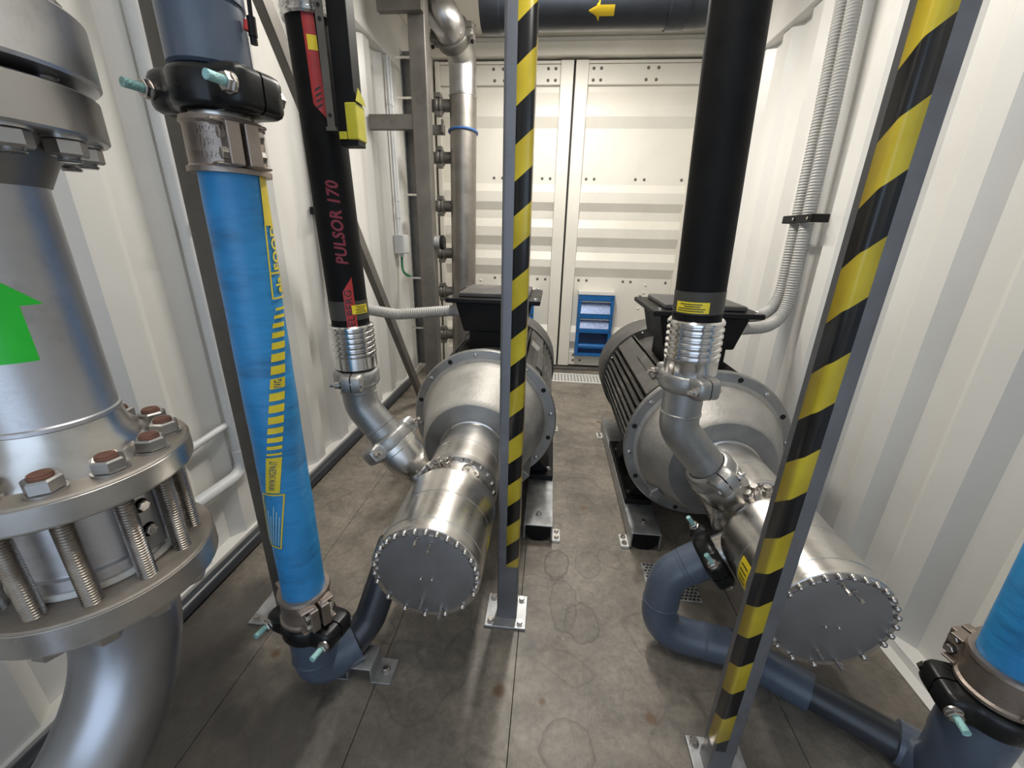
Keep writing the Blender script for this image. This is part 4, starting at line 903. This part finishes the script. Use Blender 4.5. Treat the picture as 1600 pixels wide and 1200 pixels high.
# hat bracket
r = thing('floor_bracket', (-0.48, 0.84, 0), 'small galvanised hat bracket bolted to the floor beside the plastic elbow', 'bracket')
M = frame((0, 0.795, 0), (0, 1, 0), (1, 0, 0))
poly = [(-0.555, 0), (-0.52, 0), (-0.52, -0.045), (-0.458, -0.045), (-0.458, 0), (-0.41, 0), (-0.41, -0.004), (-0.462, -0.004), (-0.462, -0.004)]
mb = MB()
for x0, x1, z0, z1 in ((-0.575, -0.535, 0, 0.005), (-0.54, -0.535, 0.005, 0.05), (-0.54, -0.462, 0.05, 0.055), (-0.467, -0.462, 0.0055, 0.05), (-0.467, -0.408, 0, 0.005)): mb.bb(x0, x1, 0.795, 0.872, z0, z1)
br = mb.build('bracket', 'galvanised', r, bevel=0.0015)
piece('anchor_bolt', MESH['hex_bolt'], frame((-0.435, 0.835, 0.008), (0, 0, 1)), br)
# suction line of the second pump
pc = V((0.520, 1.035, 0.362)); pd = V((-0.80, 0, -0.60)).normalized()
mb = MB(); mb.cyl(pc - pd * 0.01, pc - pd * 0.10, 0.047, n=32); mb.build('suction_port', 'steel_polished', P2)
coupling('grooved_coupling', 'black coupling with pale green bolts on the grey bend at the second pump', pc, pd, (0.0, 1, 0.0), 0.046, 'black couplings', h=0.055, t=0.021, e=0.024, ev=0.048, blen=0.09, br=0.007)
r = thing('plastic_bend', (0.42, 1.03, 0), 'grey-blue plastic pipe bend curling down from the second pump to the floor', 'pipe')
pts = [pc + pd * 0.02, V((0.405, 1.035, 0.277)), V((0.392, 1.025, 0.060)), V((0.625, 0.985, 0.058))]
mb = MB(); mb.tube(bend(pts, 0.10, 14), 0.0535, 44); bd = mb.build('bend', 'pvc', r, smooth=60)
for a, d in ((pc + pd * 0.085, pd), (V((0.3985, 1.030, 0.172)), V((0.06, 0.046, 1))), (V((0.535, 1.0005, 0.0588)), V((0.985, -0.169, 0)))):
    mb = MB(); mb.lathe(a, d, [(0, 0.0535), (0.002, 0.0552), (0.005, 0.0552), (0.007, 0.0535)], 44); mb.build('socket_rim', 'pvc', bd)
mb = MB(); mb.lathe(pc + pd * 0.018, pd, [(0, 0.050), (0.002, 0.0560), (0.06, 0.0560), (0.063, 0.0535)], 44); mb.build('socket', 'pvc', bd)
r = thing('floor_pipe', (0.8, 0.87, 0), 'dark plastic pipe on the floor running past the near striped post', 'pipe')
fa, fb = V((0.622, 0.986, 0.058)), V((0.722, 0.915, 0.058)); fe = V((0.962, 0.752, 0.058)); fd = (fe - fb).normalized()
mb = MB(); mb.tube(bend([fa, fb, fb + fd * 0.08], 0.1, 8), 0.0525, 36); mb.build('elbow', 'pvc', r, smooth=60)
mb = MB(); mb.cyl(fb + fd * 0.06, fe + fd * 0.02, 0.043, n=36); mb.build('pipe', 'dark_pvc', r)
mb = MB(); mb.lathe(fe - fd * 0.03, fd, [(0, 0.044), (0.001, 0.0525), (0.12, 0.0525)], 36); mb.build('socket', 'pvc', r)
# second blue hose with its clamp, coupling and tee
NX, NY = 0.985, 0.69
hb2 = thing('blue_hose', (NX, NY, 0.4), 'blue hose standing by the wall with the white bottom rail, cut by the frame', 'hose', 'blue hoses')
mb = MB(); c0, c1 = V((NX, NY, 0.43)), V((NX - 0.05, NY, 1.5)); mb.tube([c0 + (c1 - c0) * k / 20 for k in range(21)], 0.0560, 48); mb.build('hose', 'hose_blue', hb2, smooth=60)
hose_clamp(hb2, (NX, NY, 0.415), (c1 - c0), (0.25, -0.97, 0), 0.0560, 0.085)
mb = MB(); mb.cyl((NX, NY, 0.39), (NX, NY, 0.34), 0.050, n=40); mb.build('hose_tail', 'steel_polished', hb2)
coupling('grooved_coupling', 'black coupling with pale green bolt under the blue hose by the wall', (NX, NY, 0.335), (0, 0, 1), (0.97, -0.22, 0), 0.053, 'black couplings', h=0.06, t=0.023, e=0.027, ev=0.055, blen=0.09, br=0.0078)
r = thing('plastic_elbow', (NX, NY, 0), 'grey-blue plastic elbow joining the floor pipe to the blue hose by the wall', 'pipe')
mb = MB(); mb.lathe((NX, NY, 0.325), (0, 0, -1), [(0, 0.058), (0.01, 0.064), (0.13, 0.064), (0.14, 0.061), (0.26, 0.061), (0.29, 0.05), (0.305, 0.03)], 44); mb.build('elbow', 'pvc', r, smooth=60)
mb = MB(); mb.cyl(fe + fd * 0.0, V((NX, NY, 0.062)), 0.054, n=36); mb.build('branch', 'pvc', r)

# ================================================================== MANIFOLD, OVERHEAD PIPE
MX, MY, MR = -0.706, 3.45, 0.098
r = thing('manifold_pipe', (MX, MY, 0.1), 'tall steel manifold pipe with six short branches behind the broad post', 'pipe')
mb = MB(); mb.cyl((MX - 0.03, MY, 0.12), (MX, MY, 2.19), MR, n=40); mb.build('riser', 'steel_pickled', r)
e0 = V((MX, MY, 2.18)); up45 = V((-0.14, -0.93, 0.32)).normalized()
mb = MB(); mb.tube(bend([e0, V((MX, MY, 2.43)), V((MX, MY, 2.43)) + up45 * 0.17], 0.16, 12), MR, 40); mb.build('elbow', 'steel_satin', r, smooth=60)
mb = MB(); mb.lathe((MX, MY, 2.185), (0, 0, 1), [(0, MR), (0.003, MR + 0.004), (0.010, MR + 0.004), (0.013, MR)], 40); mb.build('weld_seam', 'steel_satin', r)
for k, z in enumerate((2.135, 1.796, 1.458, 1.106, 0.797, 0.433)):
    mb = MB(); mb.cyl((MX - 0.08, MY, z), (-1.08, MY, z), 0.041, n=24); sbp = mb.build('branch', 'rack_steel', r)
    mb = MB(); xx = -0.885 - 0.004 * k
    mb.lathe((xx - 0.03, MY, z), (1, 0, 0), [(0, 0.044), (0.006, 0.058), (0.024, 0.058), (0.028, 0.052), (0.034, 0.052), (0.038, 0.058), (0.054, 0.058), (0.06, 0.044)], 24)
    mb.box((xx, MY - 0.02, z + 0.058), (0.045, 0.05, 0.03)); mb.box((xx, MY - 0.02, z - 0.058), (0.045, 0.05, 0.03)); mb.build('branch_coupling', 'rack_steel', sbp, bevel=0.003)
jc = V((MX, MY, 2.43)) + up45 * 0.19
cr = coupling('manifold_coupling', 'large steel coupling on the elbow at the top of the manifold', jc, up45, (1, 0, 0), MR + 0.002, h=0.075, t=0.02, e=0.03, ev=0.05, mat='rack_steel', blen=0.07, br=0.011, bmat='black_rubber')
r = thing('upper_elbow', tuple(jc), 'pale round steel elbow turning up at the ceiling above the manifold', 'pipe')
k0 = jc + up45 * 0.02
k1 = k0 + up45 * 0.11
mb = MB(); mb.tube(bend([k0, k1, k1 + V((-0.17, 0.06, 0.16))], 0.10, 12), MR + 0.004, 40); mb.build('elbow', 'steel_satin', r, smooth=60)
# blue pipe tie with bracket
r = thing('pipe_tie', (MX, MY, 1.88), 'blue plastic tie holding the manifold to a steel bracket', 'pipe tie')
mb = MB(); mb.tube([(MX - 0.004 + (MR + 0.006) * math.cos(a), MY + (MR + 0.006) * math.sin(a), 1.965 - 0.012 * math.sin(a)) for a in [2 * PI * k / 40 for k in range(41)]], 0.009, 8, caps=False); mb.build('tie', 'blue_strap', r)
mb = MB(); mb.bb(-0.98, -0.82, 3.31, 3.35, 1.925, 1.985); mb.build('bracket', 'rack_steel', r, bevel=0.003)
mb = MB(); mb.box((-0.83, 3.31, 1.975), (0.012, 0.04, 0.08)); mb.build('bracket_lip', 'rack_steel', r)
# small actuator
r = thing('pipe_sensor', (-0.80, 3.0, 1.15), 'small grey and black cylinder fixed to the broad post', 'sensor')
mb = MB(); mb.cyl((-0.829, 3.0, 1.195), (-0.79, 3.0, 1.195), 0.045, n=24); mb.build('body', 'galvanised', r)
mb = MB(); mb.lathe((-0.79, 3.0, 1.195), (1, 0, 0), [(0, 0.045), (0.002, 0.049), (0.022, 0.049), (0.026, 0.044)], 24); mb.build('cap', 'black_plastic', r)
# overhead pipe
r = thing('overhead_pipe', (0.2, 2.6, 2.24), 'black overhead pipe with a yellow arrow crossing under the ceiling', 'pipe')
mb = MB(); mb.cyl((-0.30, 2.6, 2.36), (0.56, 2.6, 2.36), 0.112, n=48); mb.build('pipe', 'dark_pvc', r)
mb = MB(); mb.lathe((-0.43, 2.6, 2.36), (1, 0, 0), [(0, 0.10), (0.004, 0.122), (0.04, 0.126), (0.10, 0.126), (0.102, 0.121), (0.15, 0.121), (0.155, 0.112)], 48); mb.build('end_cap', 'dark_pvc', r)
mb = MB(); mb.lathe((0.50, 2.6, 2.36), (1, 0, 0), [(0, 0.112), (0.001, 0.121), (0.09, 0.121), (0.092, 0.117)], 48); mb.build('socket', 'dark_pvc', r)
mb = MB(); mb.tube(bend([(0.58, 2.6, 2.36), (0.72, 2.6, 2.36), (0.80, 2.68, 2.50), (0.80, 2.70, 2.72)], 0.13, 8), 0.116, 40); mb.build('elbow', 'dark_pvc', r, smooth=60)
# yellow arrow, pointing to -x, on the front of the pipe
mb = MB(); vs = []; fs = []; rad = 0.1128; ac = math.radians(207)
cols = [(0.165, 0.001), (0.21, 0.036), (0.21, 0.020), (0.285, 0.020)]
cols = [(0.112, 0.0005), (0.165, 0.045), (0.1651, 0.022), (0.236, 0.022)]
for x, hw in cols:
    for i in range(9): a = -PI / 2 - math.radians(40) + (hw * (i / 4 - 1)) / rad; vs.append(V((x, 2.6 + rad * math.sin(a) * 1.0 if False else 2.6 - rad * math.cos(a + PI / 2), 2.36 + rad * math.sin(a + PI / 2))))
for j in (0, 2):
    for i in range(8): q = j * 9 + i; fs.append((q, q + 1, q + 10, q + 9))
mb.add(vs, fs).build('flow_arrow', 'yellow_arrow_paint', r, smooth=60, label='yellow flow arrow')

# ================================================================== HANGING CHANNEL, CABLES, CONDUITS
r = thing('hanging_channel', (-0.51, 1.12, 1.44), 'dark steel channel hanging beside the lettered hose, end wrapped in yellow tape', 'channel')
mb = MB(); mb.bb(-0.534, -0.487, 1.10, 1.145, 1.450, ZC); mb.build('channel', 'black_plastic', r, bevel=0.002)
mb = MB(); mb.bb(-0.512, -0.484, 1.097, 1.148, 1.462, 1.540); tp = mb.build('yellow_tape_wrap', 'yellow_tape', r, bevel=0.003)
M = frame((-0.482, 1.122, 1.54), (1, 0, 0), (0, 1, 0)); mb = MB(); mb.prism([(-0.026, 0), (0.026, 0), (0.02, 0.012), (-0.008, 0.030)], frame((-0.4825, 1.122, 1.542), (1, 0, 0), (0, 1, 0)), 0.0015); mb.build('tape_flap', 'yellow_tape', r)
mb = MB(); mb.box((-0.520, 1.094, 1.470), (0.018, 0.004, 0.016), Matrix.Identity(4)); mb.build('tape_tail', 'yellow_tape', r)
r = thing('metal_strap', (-0.545, 1.085, 1.47), 'thin grey metal strap with holes hanging in front of the red band', 'strap')
mb = MB(); mb.bb(-0.553, -0.535, 1.086, 1.089, 1.485, ZC); mb.bb(-0.556, -0.532, 1.083, 1.092, 1.478, 1.486); sm = mb.build('strap', 'rack_steel', r)
for z in (1.51, 1.695, 1.72): mb = MB(); mb.cyl((-0.544, 1.0862, z), (-0.544, 1.0852, z), 0.0045, n=12); mb.build('strap_hole', 'hole_dark', r)
r = thing('hanging_cable', (-0.518, 0.80, 1.54), 'thin black cable with a plug hanging by the plastic pipe', 'cable')
mb = MB(); mb.tube([(-0.516, 0.80, 2.3), (-0.516, 0.80, 1.85), (-0.517, 0.80, 1.62), (-0.519, 0.80, 1.575)], 0.0034, 8); mb.build('cable', 'black_plastic', r)
mb = MB(); mb.cyl((-0.519, 0.80, 1.582), (-0.520, 0.80, 1.555), 0.0068, n=12); mb.cyl((-0.520, 0.80, 1.555), (-0.520, 0.80, 1.544), 0.0056, n=12); mb.build('plug', 'black_plastic', r)
mb = MB(); mb.cyl((-0.5255, 0.797, 1.576), (-0.527, 0.795, 1.562), 0.0045, n=10); mb.build('red_plug_ring', 'red_print', r)
# white wall conduit
r = thing('wall_conduit', (-1.2, 1.35, 0.3), 'white plastic conduit running down the wall behind the blue hose', 'conduit')
mb = MB(); mb.tube(bend([(-1.200, 1.315, 2.40), (-1.200, 1.335, 0.33), (-1.200, 0.95, 0.345)], 0.07, 8), 0.022, 16); mb.build('tube', 'conduit_white', r, smooth=60)
mb = MB(); mb.cyl((-1.200, 1.333, 0.43), (-1.200, 1.334, 0.375), 0.025, n=16); mb.build('sleeve', 'conduit_white', r)
for z in (1.26, 0.40): mb = MB(); mb.box((-1.19, 1.365, z), (0.065, 0.085, 0.024)); mb.build('clip', 'white_metal', r, bevel=0.003)
r = thing('wall_conduit', (-1.215, 1.2, 0.53), 'short thin conduit lying level on the wall beside the riser flange', 'conduit')
mb = MB(); mb.tube([(-1.212, 0.9, 0.520), (-1.212, 1.18, 0.535), (-1.212, 1.34, 0.545)], 0.012, 12); mb.build('tube', 'conduit_white', r)
mb = MB(); mb.cyl((-1.212, 1.13, 0.532), (-1.212, 1.17, 0.535), 0.0145, n=12); mb.build('sleeve', 'conduit_white', r)
# flexible conduits
def flex(root, pts, rad, name='tube', mat='conduit_grey', step=0.0062):
    p = resample(bend(pts, 0.22, 16), step); q = []; rs = []
    for i, a in enumerate(p): rs.append(rad if i % 2 else rad * 0.90)
    mb = MB(); mb.tube(p, rs, 14); return mb.build(name, mat, root, smooth=25)
r = thing('flexible_conduit', (-1.0, 2.1, 0.85), 'grey ribbed conduit looping from the wall into the first motor box', 'conduit', 'ribbed motor conduits')
flex(r, [(-1.19, 2.17, 2.4), (-1.19, 2.17, 0.875), (-0.80, 2.10, 0.845), (-0.430, 2.08, 0.888)], 0.029)
mb = MB(); mb.bb(-1.23, -1.155, 2.13, 2.21, 1.33, 1.365); mb.build('clip', 'black_plastic', r, bevel=0.003)
mb = MB(); mb.cyl((-0.475, 2.084, 0.883), (-0.43, 2.08, 0.888), 0.034, n=18); mb.build('gland', 'conduit_grey', r)
for k, (dy, lab, dz, xe) in enumerate(((0.0, 'inner of two grey ribbed conduits curving into the second motor box', 0.04, 0.842), (-0.085, 'outer of two grey ribbed conduits curving into the second motor box', 0.0, 0.835))):
    r = thing('flexible_conduit', (1.15, 2.2 + dy, 0.85), lab, 'conduit', 'ribbed motor conduits')
    flex(r, [(1.150, 2.30 + dy, 2.6), (1.152, 2.24 + dy, 1.8), (1.152, 2.20 + dy, 0.86 + dz), (xe, 2.03 + dy, 0.868 + dz)], 0.029)
    mb = MB(); mb.cyl((xe + 0.045, 2.055 + dy, 0.868 + dz), (xe + 0.0, 2.03 + dy, 0.868 + dz), 0.033, n=18); mb.build('gland', 'conduit_grey', r)
r = thing('conduit_clamp', (1.17, 2.16, 1.34), 'black clamp bar holding the two ribbed conduits to the wall', 'clamp')
mb = MB(); mb.bb(1.112, 1.119, 2.04, 2.28, 1.335, 1.37); mb.bb(1.119, 1.19, 2.268, 2.28, 1.335, 1.37); mb.bb(1.119, 1.19, 2.04, 2.052, 1.335, 1.37); cl = mb.build('bar', 'black_plastic', r, bevel=0.003)
for y in (2.06, 2.175): piece('screw', MESH['small_bolt'], frame((1.112, y, 1.352), (-1, 0, 0)), cl)
# junction box with conduits and green cable
r = thing('junction_box', (-1.19, 3.30, 1.1), 'small white junction box on the wall behind the broad post', 'box')
mb = MB(); mb.bb(-1.228, -1.15, 3.25, 3.36, 1.10, 1.24); mb.build('body', 'conduit_white', r, bevel=0.006)
mb = MB(); mb.bb(-1.15, -1.142, 3.255, 3.355, 1.105, 1.235); mb.build('lid', 'conduit_white', r, bevel=0.004)
mb = MB(); mb.cyl((-1.19, 3.30, 1.10), (-1.19, 3.30, 1.075), 0.018, n=12); mb.build('gland', 'conduit_white', r)
for y, zt in ((3.285, 2.39), (3.335, 2.39)):
    t = thing('box_conduit', (-1.2, y, 1.24), 'thin white conduit rising from the junction box, ' + ('nearer the arm' if y < 3.3 else 'nearer the doors'), 'conduit')
    mb = MB(); mb.tube([(-1.20, y, 1.235), (-1.20, y, zt)], 0.012, 12); mb.build('tube', 'conduit_white', t)
    for z in (1.36, 1.48, 2.1): mb = MB(); mb.cyl((-1.20, y, z), (-1.20, y, z + 0.03), 0.0155, n=12); mb.build('sleeve', 'conduit_white', t)
mb = MB(); mb.tube(bend([(-1.19, 3.30, 1.08), (-1.188, 3.29, 0.95), (-1.08, 3.22, 0.925), (-1.02, 3.14, 0.93)], 0.12, 8), 0.010, 10)
tag(mb.build('green_cable', 'green_cable', smooth=60), 'green cable looping from the junction box to the cable tray', 'cable')
